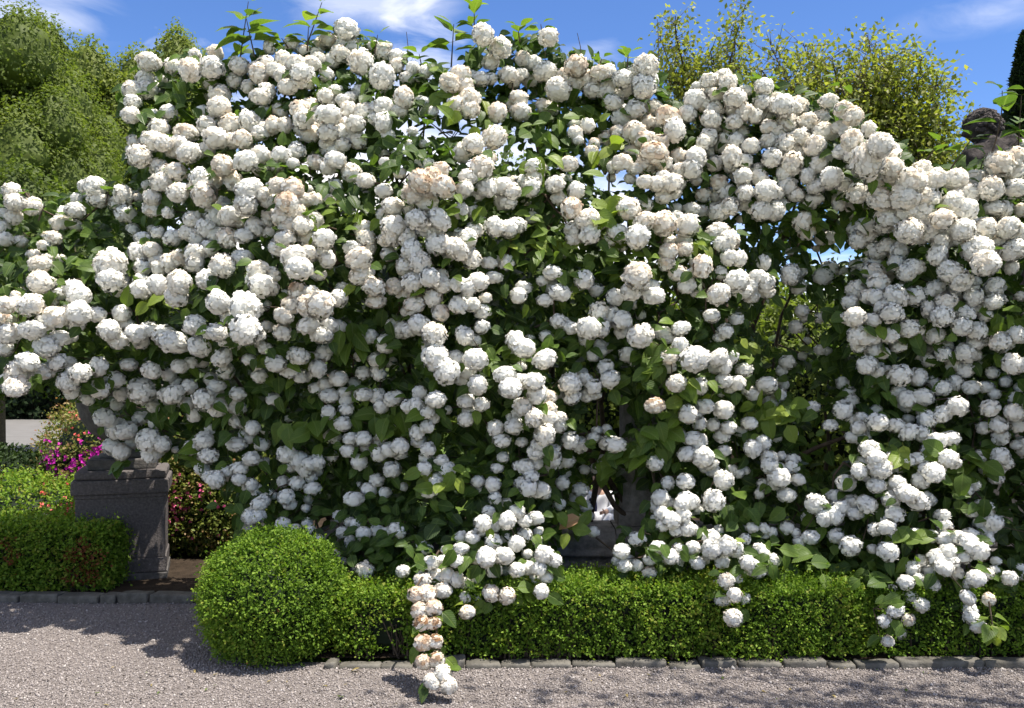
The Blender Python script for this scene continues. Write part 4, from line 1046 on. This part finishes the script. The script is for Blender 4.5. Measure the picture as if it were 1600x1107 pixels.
1475,820,118,0 1472,805,129,0 1516,836,129,0 1520,856,147,0 1505,871,129,0 1531,862,147,0 1512,847,147,0 1527,845,110,0 1542,843,118,0 1520,800,118,0 1534,818,147,0 1554,818,154,0 1542,796,129,0 1562,814,92,0 1549,825,103,0 1531,788,92,0
1556,748,129,0 1534,711,110,0 1597,702,110,0 1508,766,129,0 1523,759,110,0 1549,704,110,0 1556,877,92,0 1553,891,92,0 1543,897,103,1 1525,905,154,0 1578,904,136,0 1595,888,92,0 1599,900,110,0 1512,934,140,0 1516,954,118,0 1518,965,129,0
1527,978,140,0 1512,913,92,0 1494,895,110,1 1545,937,103,2 1475,888,166,0 1464,873,154,0 1486,877,147,0 1481,862,147,0 1453,893,129,0 1457,915,129,0 1439,877,110,0 1426,889,129,0 1437,904,110,0 1415,910,129,0 1422,932,118,0 1411,932,92,0
1393,921,92,0 1439,945,129,0 1399,955,140,0 1382,971,129,0 1419,968,110,2 1406,989,110,1 1387,1002,110,1 1468,704,110,0""".split()])
hpx, hpy, hr, hage = HEADS[:, 0], HEADS[:, 1], HEADS[:, 2] / 10.0, HEADS[:, 3]
nh = len(HEADS)
ex = 90                                            # the shrub goes on past the right edge of the view
hpx = np.concatenate([hpx, rng.uniform(1640, 1960, ex)]); hpy = np.concatenate([hpy, rng.uniform(250, 850, ex)])
hr = np.concatenate([hr, rng.uniform(12, 16, ex)]); hage = np.concatenate([hage, np.zeros(ex)])
nh += ex
hY = ysurf(hpx, hpy) + np.clip(14.0 - hr, -6, 7) * .030 + rng.normal(size=nh) * .035
hY = np.where((hpx > 640) & (hpx < 712) & (hpy > 925), np.minimum(hY, 4.78 - (hpy - 925) * .0021), hY)
hP = np.stack([(hpx - 800) / F * hY, hY, EYE - (hpy - HY) / F * hY], 1)
hR = hr * hY / F * (1.06 + .12 * np.clip((560 - hpy) / 200, 0, 1))

hR = np.where((hpx > 640) & (hpx < 712) & (hpy > 915), hR * rng.uniform(.98, 1.16, nh), hR)
# flowers crowd in behind the outer ones over the upper half
ii = np.where((rng.uniform(size=nh) < np.where(hpy < 610, .30, .22)) & (hpx < 1605) & (hpy < 860))[0]
a_ = rng.uniform(0, 6.283, len(ii))
cP = hP[ii] + np.stack([np.cos(a_) * hR[ii] * 1.05, hR[ii] * rng.uniform(.7, 1.6, len(ii)), np.sin(a_) * hR[ii] * 1.05], 1)
cR = hR[ii] * rng.uniform(.75, 1.0, len(ii))
# the oldest flowers, creamy to tan, sit high on the bush
hage = np.where((hage == 0) & (rng.uniform(size=nh) < np.clip((560 - hpy) / 560, 0, .55)), 1, hage)
hage = np.where((hage == 1) & (rng.uniform(size=nh) < np.clip((420 - hpy) / 1200, 0, .2)), 2, hage)
shrub_root = empty('snowball_viburnum', (.2, 6.45, 0.04))
tag(shrub_root, 'huge snowball viburnum smothered in white flower balls, arching over urn and hedge', 'flowering shrub')
OFF = np.array([.2, 6.45, .04])

# --- flower heads: many small five petalled florets packed on a ball
def head_template(nfl, seed, age, amp=.08):
    r_ = np.random.default_rng(seed)
    k = np.arange(nfl) + .5
    ph = np.arccos(1 - 2 * k / nfl); th = math.pi * (1 + 5 ** .5) * k
    d = np.stack([np.cos(th) * np.sin(ph), np.sin(th) * np.sin(ph), np.cos(ph)], 1)
    d = unit(d + r_.normal(size=d.shape) * .09)
    rad = .89 + amp * .9 * lump(d, 2.4, seed) + r_.normal(size=nfl) * .032
    V, Fc, A = [], [], []
    L = .36
    for i in range(nfl):
        n0 = unit(d[i] + r_.normal(size=3) * .2)
        u = unit(np.cross(n0, [.3, .5, .81])); v = np.cross(n0, u)
        c = d[i] * rad[i]
        a0 = r_.uniform(0, 6.28)
        ag = np.clip(age * (.55 + .45 * d[i][2]) + r_.normal() * (.04 + .24 * age * age) + age * .55 * lump(d[i:i+1], 3, seed + 9)[0], 0, 1)
        for j in range(5):
            a = a0 + j * 2 * math.pi / 5 + r_.normal() * .1
            e = u * math.cos(a) + v * math.sin(a); f = np.cross(n0, e)
            h = r_.uniform(-.05, .08, 3)
            ll = L * r_.uniform(.75, 1.1)
            b = len(V)
            V += [c, c + e * ll * .66 + f * ll * .46 + n0 * (h[0] + .04), c + e * ll + n0 * (h[1] - .03), c + e * ll * .66 - f * ll * .46 + n0 * (h[2] + .04)]
            Fc.append((b, b + 1, b + 2, b + 3)); A += [ag] * 4
    # solid heart so that the ball is not hollow
    bm = bmesh.new(); bmesh.ops.create_icosphere(bm, subdivisions=1, radius=.85)
    b = len(V); bm.verts.ensure_lookup_table()
    V += [np.array(v.co[:]) for v in bm.verts]; A += [age * .5] * len(bm.verts)
    tri = [tuple(v.index + b for v in f.verts) for f in bm.faces]
    bm.free()
    Fc = [(q[0], q[1], q[2]) for q in Fc] + [(q[0], q[2], q[3]) for q in Fc] + tri
    V = np.array(V)
    V *= 1.0 / 1.06
    return V, np.array(Fc), np.array(A)
AGES = [0.05, .25, .44, .66, .88]
temps = {}
for ai, ag in enumerate(AGES):
    for s in range(5):
        temps[(ai, s)] = head_template((54, 60, 66, 50, 58)[s], 200 + s + 10 * ai, ag, (.06, .08, .10, .16, .13)[s])
head_mesh = {k: mesh_np('flower_head', v[0], v[1], M_petal, {'age': v[2], 'outward': unit(v[0])}) for k, v in temps.items()}
nf_ = nh
hP = np.concatenate([hP, cP]); hR = np.concatenate([hR, cR]); hage = np.concatenate([hage, hage[ii]]); hr = np.concatenate([hr, np.full(len(ii), 4.0)]); hpx = np.concatenate([hpx, hpx[ii]]); hY = np.concatenate([hY, cP[:, 1]])
nh = len(hP)
order = np.argsort(-(hr - (hY - 5.3) * 4 - (hpx > 1605) * 99))
single = set(order[:300].tolist())
massV, massF, massA, massN, base = [], [], [], [], 0
for i in range(nh):
    ai = int(hage[i]); s = int(rng.integers(0, 5))
    rz = rng.uniform(0, 6.28)
    sc_ = hR[i] * np.array([rng.uniform(.88, 1.14), rng.uniform(.9, 1.05), rng.uniform(.74, 1.02)])
    if i in single:
        o = bpy.data.objects.new('flower_head', head_mesh[(ai, s)])
        link(o, shrub_root)
        o.location = hP[i] - OFF
        o.rotation_euler = (rng.normal() * .35, rng.normal() * .35, rz)
        o.scale = sc_
        if ai == 4: o['label'] = 'brown withered flower head'
        elif ai == 3: o['label'] = 'flower head tanned with age'
    else:
        tv, tf, ta = temps[(ai, s)]
        R = np.array(Matrix.Rotation(rz, 3, 'Z'))
        V = (tv * sc_) @ R.T + hP[i] - OFF
        massV.append(V); massF.append(tf + base); massA.append(ta); massN.append(unit(V - (hP[i] - OFF))); base += len(V)
o = obj_np('flower_heads', np.concatenate(massV), np.concatenate(massF), M_petal, shrub_root, {'age': np.concatenate(massA), 'outward': np.concatenate(massN)})
o['kind'] = 'stuff'

# --- leaves
def leaf_template(seed, seg=5, curl=.25, fold=.25, wid=.36):
    """broad egg shaped blade with a short stalk, drooping tip, folded on the midrib, wavy margin"""
    r_ = np.random.default_rng(seed)
    ts = np.linspace(0, 1, seg + 1)
    V, Fc = [], []
    for i, t in enumerate(ts):
        w = wid * (math.sin(math.pi * min(1, t ** .70)) ** .66 if 0 < t < 1 else (.02 if t == 0 else .0))
        z = -curl * t * t
        y = .04 * math.sin(t * 3 + seed)
        V += [(t, y + w, z + fold * w + r_.normal() * .012), (t, y, z), (t, y - w, z + fold * w + r_.normal() * .012)]
    for i in range(seg):
        a = i * 3
        Fc += [(a + 1, a + 4, a + 3, a), (a + 2, a + 5, a + 4, a + 1)]
    b = len(V)
    V += [(-.22, .0, .05), (-.22, .018, .05), (.01, .014, .0), (.01, -.014, .0)]
    Fc += [(b, b + 3, b + 2, b + 1)]
    V = np.array(V)
    return V, np.array(Fc), V[:, 0].copy(), np.concatenate([V[:b, 1] - np.repeat(V[1:b:3, 1], 3), np.zeros(4)])
leaf_t = [leaf_template(i, 5, c, f, w) for i, (c, f, w) in enumerate(((.18, .25, .36), (.35, .35, .33), (.10, .15, .39), (.5, .3, .35), (.28, .5, .32)))]
LP, LD, LN, LS, LT, LPR = [], [], [], [], [], []       # position, long axis, normal, length, tone, priority
def add_leaf(p, d, n, s, t, pr):
    LP.append(p); LD.append(d); LN.append(n); LS.append(s); LT.append(t); LPR.append(pr)

SHOOTS = []          # bare stems of the shoots: (points, radius)
def shoot(x0, y0, x1, y1, Y, pairs, lpx, tone=.8, bend=0.0):
    a, b = at(x0, y0, Y), at(x1, y1, Y - .05)
    m = (a + b) / 2 + np.array([bend, 0, 0])
    ts = np.linspace(0, 1, 8)[:, None]
    pts = (1-ts)**2*a + 2*ts*(1-ts)*m + ts**2*b
    SHOOTS.append((pts, np.linspace(.006, .0025, 8)))
    for k in range(pairs):
        f = 1 - k / pairs * .85
        p = (1-f)**2*a + 2*f*(1-f)*m + f**2*b
        ax = unit(b - a)
        ang = rng.uniform(0, 3.14) if k % 2 else rng.uniform(-.5, .5)
        for s in (-1, 1):
            side = np.array([math.cos(ang) * s, math.sin(ang) * s * .8, 0])
            d = unit(side + ax * (.55 if k == 0 else .25) + rng.normal(size=3) * .12)
            n = unit(np.array([0, -.25, 1.0]) - d * .3 + rng.normal(size=3) * .2)
            add_leaf(p + d * .02, d, n, lpx * 1.25 / F * Y * rng.uniform(.8, 1.15) * (1 - .35 * (k == 0)), np.clip(tone - .18 + rng.normal() * .08, .1, .9), 5)
for a in ((372, 112, 388, 3, 6.25, 4, 34, .72), (398, 90, 385, 30, 6.2, 3, 40, .7), (478, 75, 503, 4, 6.25, 3, 30, .75), (480, 80, 482, 42, 6.2, 2, 28), (585, 85, 590, 55, 6.2, 2, 24, .8), (450, 75, 440, 60, 6.2, 2, 24, .8),
          (705, 105, 709, 38, 6.2, 4, 30, .72), (741, 60, 741, 12, 6.2, 3, 26, .75), (812, 65, 809, 42, 6.2, 2, 26, .75), (848, 60, 845, 38, 6.2, 2, 20, .8), (660, 110, 655, 85, 6.2, 2, 26, .75), (640, 120, 650, 95, 6.2, 2, 26, .7),
          (980, 105, 982, 82, 6.1, 2, 26, .8), (935, 110, 940, 92, 6.2, 2, 18, .7), (700, 215, 665, 185, 5.9, 3, 28, .4), (690, 240, 720, 200, 6.0, 3, 26, .35), (1540, 262, 1566, 142, 5.55, 4, 36, .6, .06), (1485, 265, 1520, 215, 5.6, 2, 30, .6), (1440, 260, 1470, 222, 5.7, 2, 26, .65),
          (1130, 150, 1118, 120, 6.0, 2, 22, .75), (1180, 140, 1188, 128, 6.0, 2, 28, .65), (1320, 150, 1310, 125, 6.0, 2, 24, .7), (1590, 250, 1596, 150, 5.6, 2, 34, .6), (165, 320, 172, 285, 6.2, 2, 22, .7), (60, 345, 70, 318, 6.0, 2, 20, .6), (1545, 940, 1553, 992, 4.97, 3, 26, .85),):
    shoot(*a)
# leafy patches in front of or between the flowers: centre, half size, count, tone, length
ZONES = [(150, 400, 70, 40, 34, .48, 34), (250, 475, 34, 14, 6, .80, 42), (120, 350, 40, 30, 10, .5, 28), (290, 130, 30, 40, 14, .55, 32), (250, 165, 40, 30, 10, .3, 32), (530, 335, 55, 28, 26, .72, 26), (470, 300, 25, 30, 6, .55, 26),
         (730, 330, 45, 25, 16, .7, 30), (640, 540, 60, 30, 22, .35, 30), (555, 525, 30, 22, 12, .45, 40), (590, 650, 60, 25, 18, .6, 40), (480, 670, 45, 22, 10, .55, 40), (670, 575, 35, 25, 12, .45, 38), (780, 560, 40, 30, 18, .6, 28), (830, 370, 50, 30, 26, .75, 32),
         (940, 335, 45, 30, 18, .84, 44), (955, 235, 30, 20, 8, .88, 40), (870, 180, 60, 25, 20, .5, 34), (920, 165, 50, 25, 12, .6, 32), (830, 260, 30, 20, 8, .75, 36), (720, 165, 35, 40, 14, .72, 34), (990, 390, 45, 30, 18, .72, 28), (1090, 380, 25, 25, 8, .72, 32),
         (870, 400, 60, 35, 26, .5, 30), (880, 540, 45, 30, 22, .4, 28), (1020, 570, 35, 40, 22, .55, 38), (1015, 680, 45, 30, 20, .55, 42), (1080, 610, 30, 25, 10, .75, 36), (1210, 650, 45, 25, 22, .75, 36), (1170, 540, 30, 15, 8, .85, 22), (1240, 650, 25, 20, 8, .5, 34),
         (1280, 350, 45, 30, 22, .5, 34), (1300, 470, 30, 60, 18, .3, 30), (1380, 620, 30, 30, 10, .4, 34), (1415, 700, 45, 22, 16, .72, 36), (1500, 720, 60, 25, 22, .55, 40), (1560, 495, 40, 20, 12, .6, 34), (1460, 545, 60, 25, 18, .4, 34), (1440, 430, 20, 25, 6, .3, 36), (1590, 620, 20, 30, 6, .4, 34),
         (900, 800, 35, 40, 20, .72, 34), (690, 745, 35, 25, 10, .75, 36), (600, 850, 60, 35, 46, .36, 26), (560, 810, 40, 25, 16, .4, 28), (790, 920, 30, 15, 9, .68, 40), (720, 885, 35, 20, 8, .4, 36), (1010, 855, 20, 12, 7, .4, 30), (1230, 880, 45, 25, 18, .55, 38), (1150, 800, 45, 25, 16, .4, 34),
         (1180, 880, 25, 14, 5, .45, 34), (1410, 830, 12, 30, 6, .68, 42), (1385, 890, 30, 15, 8, .45, 38), (1520, 790, 40, 20, 10, .4, 36), (1390, 940, 18, 10, 5, .5, 32), (1550, 985, 14, 12, 5, .85, 26), (1400, 975, 12, 8, 3, .5, 24), (200, 725, 14, 8, 3, .5, 38), (330, 680, 30, 20, 8, .35, 36), (260, 640, 25, 20, 8, .3, 32), (120, 610, 14, 10, 3, .35, 30), (160, 590, 18, 10, 4, .4, 30),
         (400, 610, 40, 40, 16, .25, 32), (380, 790, 20, 20, 5, .4, 26), (1165, 955, 8, 6, 2, .4, 26), (90, 460, 25, 14, 6, .5, 28), (60, 445, 14, 10, 4, .6, 24), (1010, 700, 60, 20, 14, .45, 38), (960, 700, 30, 25, 10, .6, 30), (960, 735, 20, 12, 3, .6, 34), (620, 240, 30, 30, 12, .3, 34), (520, 290, 40, 20, 10, .28, 34), (420, 260, 30, 14, 8, .4, 28), (1060, 860, 15, 8, 3, .4, 26), (1350, 900, 14, 14, 4, .5, 34)]
for (cx, cy, rx, ry, n, t, L) in ZONES:
    for _ in range(n):
        px, py = cx + rng.normal() * rx * .62, cy + rng.normal() * ry * .62
        Y = float(ysurf(px, py)[0]) - rng.uniform(-.09, .08)
        d = unit(np.array([rng.normal() * .8, -.35 + rng.normal() * .3, -.55 + rng.normal() * .5]))
        nn = unit(np.array([rng.normal() * .4, -.75, .65 + rng.normal() * .3]))
        add_leaf(at(px, py, Y), d, nn, L * rng.uniform(.75, 1.15) / F * Y, np.clip(t + rng.normal() * .08, .05, .9), 3 + L / 100)
# the dry curled leaf
add_leaf(at(905, 808, 5.45), np.array([-.9, -.1, -.35]), np.array([-.2, -.7, .7]), 38 / F * 5.5, 1.0, 9)
# leaves tucked round the flowers
for i in rng.choice(nh, int(nh * .8), replace=False):
    a = rng.uniform(0, 6.283)
    p = hP[i] + np.array([math.cos(a) * hR[i] * .95, hR[i] * rng.uniform(-.1, 1.2), math.sin(a) * hR[i] * .95])
    d = unit(np.array([math.cos(a) + rng.normal() * .4, -.35 + rng.normal() * .3, math.sin(a) * .6 - .4 + rng.normal() * .3]))
    nn = unit(np.array([rng.normal() * .4, -.65, .75 + rng.normal() * .3]))
    add_leaf(p, d, nn, rng.uniform(.075, .13), np.clip(rng.normal(.42, .17), .05, .85), 0)
# inner leaves fill the bush between its branches
OUT = np.array([(-60,295),(0,295),(45,292),(62,325),(100,300),(150,288),(205,292),(210,250),(200,200),(190,140),(222,92),(300,92),(380,85),(500,62),(540,40),(600,72),(680,100),(712,108),(750,55),(860,55),(900,90),(1010,98),(1060,165),(1110,122),(1190,138),(1290,152),(1340,182),(1400,222),(1425,262),(1540,244),(1660,240),(1960,250),(1960,880),(1660,900),(1560,930),(1530,890),(1480,840),(1420,940),(1380,880),(1300,890),(1180,890),(1060,880),(980,860),(960,800),(880,850),(800,920),(650,900),(560,890),(480,840),(380,820),(330,740),(300,720),(220,690),(160,660),(120,600),(60,600),(-60,590)], float)
def inside(px, py):
    c = np.zeros(len(px), bool)
    n = len(OUT)
    for i in range(n):
        x1, y1 = OUT[i]; x2, y2 = OUT[(i + 1) % n]
        cond = ((y1 > py) != (y2 > py)) & (px < (x2 - x1) * (py - y1) / (y2 - y1 + 1e-9) + x1)
        c ^= cond
    return c
GAPS = [(690, 190, 42, 26), (770, 245, 50, 22), (745, 215, 30, 20), (970, 275, 55, 26), (945, 655, 42, 55), (1235, 500, 65, 50), (1295, 388, 34, 26), (1212, 430, 16, 14), (935, 790, 40, 55), (1295, 690, 48, 45), (1255, 610, 30, 40), (885, 750, 10, 20), (918, 858, 58, 36), (995, 785, 24, 55), (640, 200, 18, 14)]
npx = 36000
px = rng.uniform(-60, 1960, npx); py = rng.uniform(40, 930, npx)
ok = inside(px, py)
for gx_, gy_, rx, ry in GAPS:
    dd = ((px - gx_) / rx) ** 2 + ((py - gy_) / ry) ** 2
    ok &= ~((dd < 1) & (rng.uniform(size=npx) < .93))
px, py = px[ok], py[ok]
Y0 = ysurf(px, py)
back = np.clip((py - 60) / 300, .25, 1)            # thinner towards the top of the bush
Yd = Y0 + .10 + rng.uniform(size=len(px)) ** 1.3 * 1.0 * back
edge = np.clip((py - 820) / 80, 0, 1)
Yd = np.where(edge > 0, Y0 + .08 + (Yd - Y0 - .08) * (1 - edge * .6), Yd)
fill = np.stack([(px - 800) / F * Yd, Yd, EYE - (py - HY) / F * Yd], 1)
n = len(fill)
fd = unit(np.stack([rng.normal(size=n) * .9, -.3 + rng.normal(size=n) * .5, -.4 + rng.normal(size=n) * .6], 1))
fn = unit(np.stack([rng.normal(size=n) * .5, -.6 + rng.normal(size=n) * .4, .8 + rng.normal(size=n) * .3], 1))
fs = rng.uniform(.06, .125, n)
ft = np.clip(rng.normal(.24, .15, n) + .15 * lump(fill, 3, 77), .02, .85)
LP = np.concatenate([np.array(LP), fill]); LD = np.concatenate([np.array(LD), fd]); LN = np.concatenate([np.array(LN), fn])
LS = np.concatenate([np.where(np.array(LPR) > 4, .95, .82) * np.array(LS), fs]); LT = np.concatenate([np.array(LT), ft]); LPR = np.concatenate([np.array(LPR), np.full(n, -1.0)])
keep = LP[:, 2] > .05
lpx_, lpy_ = 800 + LP[:, 0] / LP[:, 1] * F, HY + (EYE - LP[:, 2]) / LP[:, 1] * F
for gx_, gy_, rx, ry in ((936, 795, 24, 36), (918, 862, 44, 20), (992, 775, 18, 40), (948, 650, 30, 40)):      # open windows in the bush
    keep &= (((lpx_ - gx_) / rx) ** 2 + ((lpy_ - gy_) / ry) ** 2 > 1) | (LPR > 8)
LP, LD, LN, LS, LT, LPR = [a[keep] for a in (LP, LD, LN, LS, LT, LPR)]
LM = frames(LD, LN, LS)
pri = np.argsort(-(LPR + LS * 3), kind='stable')
sel = pri[:300]
TONES = [.2, .38, .55, .7, .82, 1.0]
leaf_mesh = {}
for li in sel:
    k = int(rng.integers(0, len(leaf_t))); ti = int(np.argmin([abs(t - LT[li]) for t in TONES]))
    if (k, ti) not in leaf_mesh:
        tv, tf, lu_, lv_ = leaf_t[k]
        leaf_mesh[(k, ti)] = mesh_np('leaf', tv, tf, M_leaf, {'tone': np.full(len(tv), TONES[ti]), 'along': lu_, 'across': lv_}, True)
    o = bpy.data.objects.new('leaf', leaf_mesh[(k, ti)])
    link(o, shrub_root)
    m = np.eye(4); m[:3, :3] = LM[li]; m[:3, 3] = LP[li] - OFF
    o.matrix_local = Matrix(m.tolist())
    if ti == 5: o['label'] = 'dry tan curled leaf'
rest = pri[300:]
VV, FF, TT, UU, WW, b = [], [], [], [], [], 0
kk = rng.integers(0, len(leaf_t), len(rest))
for k in range(len(leaf_t)):
    ii = rest[kk == k]
    V, Fc, T = scatter(leaf_t[k][0], leaf_t[k][1], LM[ii], LP[ii] - OFF, LT[ii])
    VV.append(V); FF.append(Fc + b); TT.append(T); b += len(V)
    UU.append(np.tile(leaf_t[k][2], len(ii))); WW.append(np.tile(leaf_t[k][3], len(ii)))
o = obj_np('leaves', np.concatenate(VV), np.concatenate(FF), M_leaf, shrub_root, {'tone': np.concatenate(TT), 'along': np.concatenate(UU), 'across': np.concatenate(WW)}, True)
o['kind'] = 'stuff'

# --- stems: a handful of thick ones from the ground, then branches grown to every flower
stems = []
for (gx_, gY, tx, ty, tY, r) in ((840, 6.5, 700, 330, 6.4, .030), (880, 6.6, 830, 200, 6.7, .034), (960, 6.5, 1060, 430, 6.3, .032), (700, 6.5, 560, 260, 6.6, .032), (640, 6.6, 420, 420, 6.3, .03), (1100, 6.5, 1250, 300, 6.6, .03),
                               (1180, 6.6, 1240, 420, 6.7, .026), (1290, 6.5, 1300, 560, 6.6, .022), (1330, 6.5, 1450, 330, 6.4, .032), (1420, 6.6, 1560, 400, 6.3, .03), (560, 6.5, 300, 520, 6.4, .028), (600, 6.6, 330, 200, 6.8, .03), (920, 6.3, 990, 330, 6.5, .025)):
    a = np.array([X(gx_, gY), gY, 0.02]); b_ = at(tx, ty, tY)
    m = (a + b_) / 2 + np.array([-(b_[0] - a[0]) * .18, .1, .25])
    ts = np.linspace(0, 1, 12)[:, None]
    pts = (1-ts)**2*a + 2*ts*(1-ts)*m + ts**2*b_ + rng.normal(size=(12, 3)) * .018
    rr = np.linspace(r, r * .3, 12)
    V, Fc = path_tube(pts - OFF, rr, 8)
    obj_np('stem', V, Fc, M_bark, shrub_root, smooth=True)
    stems.append(pts)
# two slanting bare limbs seen in the openings
for pts, r in (([(1235, 720, 6.0), (1275, 700, 6.0), (1330, 680, 5.95), (1370, 650, 5.9)], .016), ([(915, 690, 6.0), (935, 745, 6.05), (960, 790, 6.1), (985, 812, 6.2)], .022), ([(945, 740, 6.3), (965, 770, 6.3), (985, 800, 6.3)], .020), ([(598, 225, 5.95), (612, 250, 5.9), (622, 290, 5.8), (625, 330, 5.75)], .012), ([(820, 400, 5.9), (845, 380, 5.8), (870, 330, 5.7)], .016), ([(1075, 520, 5.9), (1062, 470, 5.8), (1050, 430, 5.75)], .012)):
    P = np.array([at(*q) for q in pts])
    V, Fc = path_tube(P - OFF, np.linspace(r, r * .75, len(P)), 7)
    obj_np('branch', V, Fc, M_bark, shrub_root, smooth=True); stems.append(P)
nodes = np.concatenate(stems)
tgt = hP + np.array([0, .10, .02]) + rng.normal(size=hP.shape) * np.array([.03, .04, .03])
extra = fill[rng.choice(len(fill), 500, replace=False)] + np.array([0, .15, 0])
tgt = np.concatenate([tgt, extra])
dist = np.array([np.min(np.linalg.norm(nodes - t, axis=1)) for t in tgt])
od = np.argsort(dist)
tree = np.concatenate([nodes, np.zeros((len(tgt), 3))]); cnt = len(nodes)
A, B = [], []; par = np.full(len(tree), -1); 
for t in tgt[od]:
    j = int(np.argmin(np.linalg.norm((tree[:cnt] - t), axis=1)))
    tree[cnt] = t; par[cnt] = j; A.append(j); B.append(cnt); cnt += 1
load = np.ones(cnt)
for i in range(cnt - 1, len(nodes) - 1, -1): load[par[i]] += load[i]
A, B = np.array(A), np.array(B)
rb = .0022 * np.minimum(load[B], 14) ** .42
V, Fc = tube_arr(tree[A] - OFF, tree[B] - OFF, np.minimum(rb * 1.25, .007), rb, 5)
sv = [path_tube(p - OFF, r, 5) for p, r in SHOOTS]
b = len(V); VV, FF = [V], [Fc]
for v, f in sv: VV.append(v); FF.append(f + b); b += len(v)
# bare twigs that stick out of the top
for (x0, y0, x1, y1, Y) in ((636, 95, 635, 50, 6.3), (908, 95, 902, 52, 6.3), (1028, 110, 1027, 30, 6.3), (1175, 160, 1177, 115, 6.1), (760, 250, 668, 190, 6.0), (700, 225, 720, 185, 6.0)):
    v, f = path_tube([at(x0, y0, Y) - OFF, at((x0 + x1) / 2 + 2, (y0 + y1) / 2, Y) - OFF, at(x1, y1, Y) - OFF], [.004, .003, .002], 5)
    VV.append(v); FF.append(f + b); b += len(v)
o = obj_np('twigs', np.concatenate(VV), np.concatenate(FF), M_bark, shrub_root, smooth=True)
o['kind'] = 'stuff'

# fallen leaves and petals on the gravel
for (px_, py_, t, lab) in ((562, 1052, 1.0, 'small orange fallen leaf on the gravel by the kerb below the box ball'), (531, 1098, .05, 'small dark fallen leaf at the bottom of the gravel'), (922, 1042, 1.0, 'tan fallen leaf against the kerb below the basin wall')):
    Yg = EYE * F / (py_ - HY)
    tv, tf = leaf_t[1][:2]
    o = obj_np('fallen_leaf', tv * .05 * np.array([1, 1, .7]), tf, M_leaf, None, {'tone': np.full(len(tv), t)}, True)
    o.location = (X(px_, Yg), Yg, .028); o.rotation_euler = (.1, .1, random.uniform(0, 6))
    tag(o, lab, 'leaf')
npet = 800
yy = rng.uniform(4.35, 5.02, npet); xx = rng.uniform(-3, 3, npet)
V, Fc, T = scatter(kite_v * np.array([1, 1.3, 1]), quad_f, frames(rng.normal(size=(npet, 3)) * np.array([1, 1, .2]), np.tile([0., 0, 1], (npet, 1)) + rng.normal(size=(npet, 3)) * .3, rng.uniform(.008, .017, npet)), np.stack([xx, yy, np.full(npet, .016)], 1), rng.uniform(0, .35, npet))
tag(obj_np('fallen_petals', V, Fc, M_petal, attrs={'age': T}), kind='stuff')

nl = 46
yy = rng.uniform(4.4, 5.03, nl); xx = rng.uniform(-3, 3, nl)
V, Fc, T = scatter(leaf_t[1][0] * np.array([1, .8, .8]), leaf_t[1][1], frames(rng.normal(size=(nl, 3)) * np.array([1, 1, .15]), np.tile([0., 0, 1], (nl, 1)) + rng.normal(size=(nl, 3)) * .3, rng.uniform(.012, .03, nl)), np.stack([xx, yy, np.full(nl, .018)], 1), np.where(rng.uniform(size=nl) < .6, 1.0, rng.uniform(.1, .5, nl)))
tag(obj_np('leaf_litter', V, Fc, M_leaf, attrs={'tone': T}), kind='stuff')
print('TRIS', sum(len(p.vertices) - 2 for m in bpy.data.meshes if m.users for p in m.polygons))
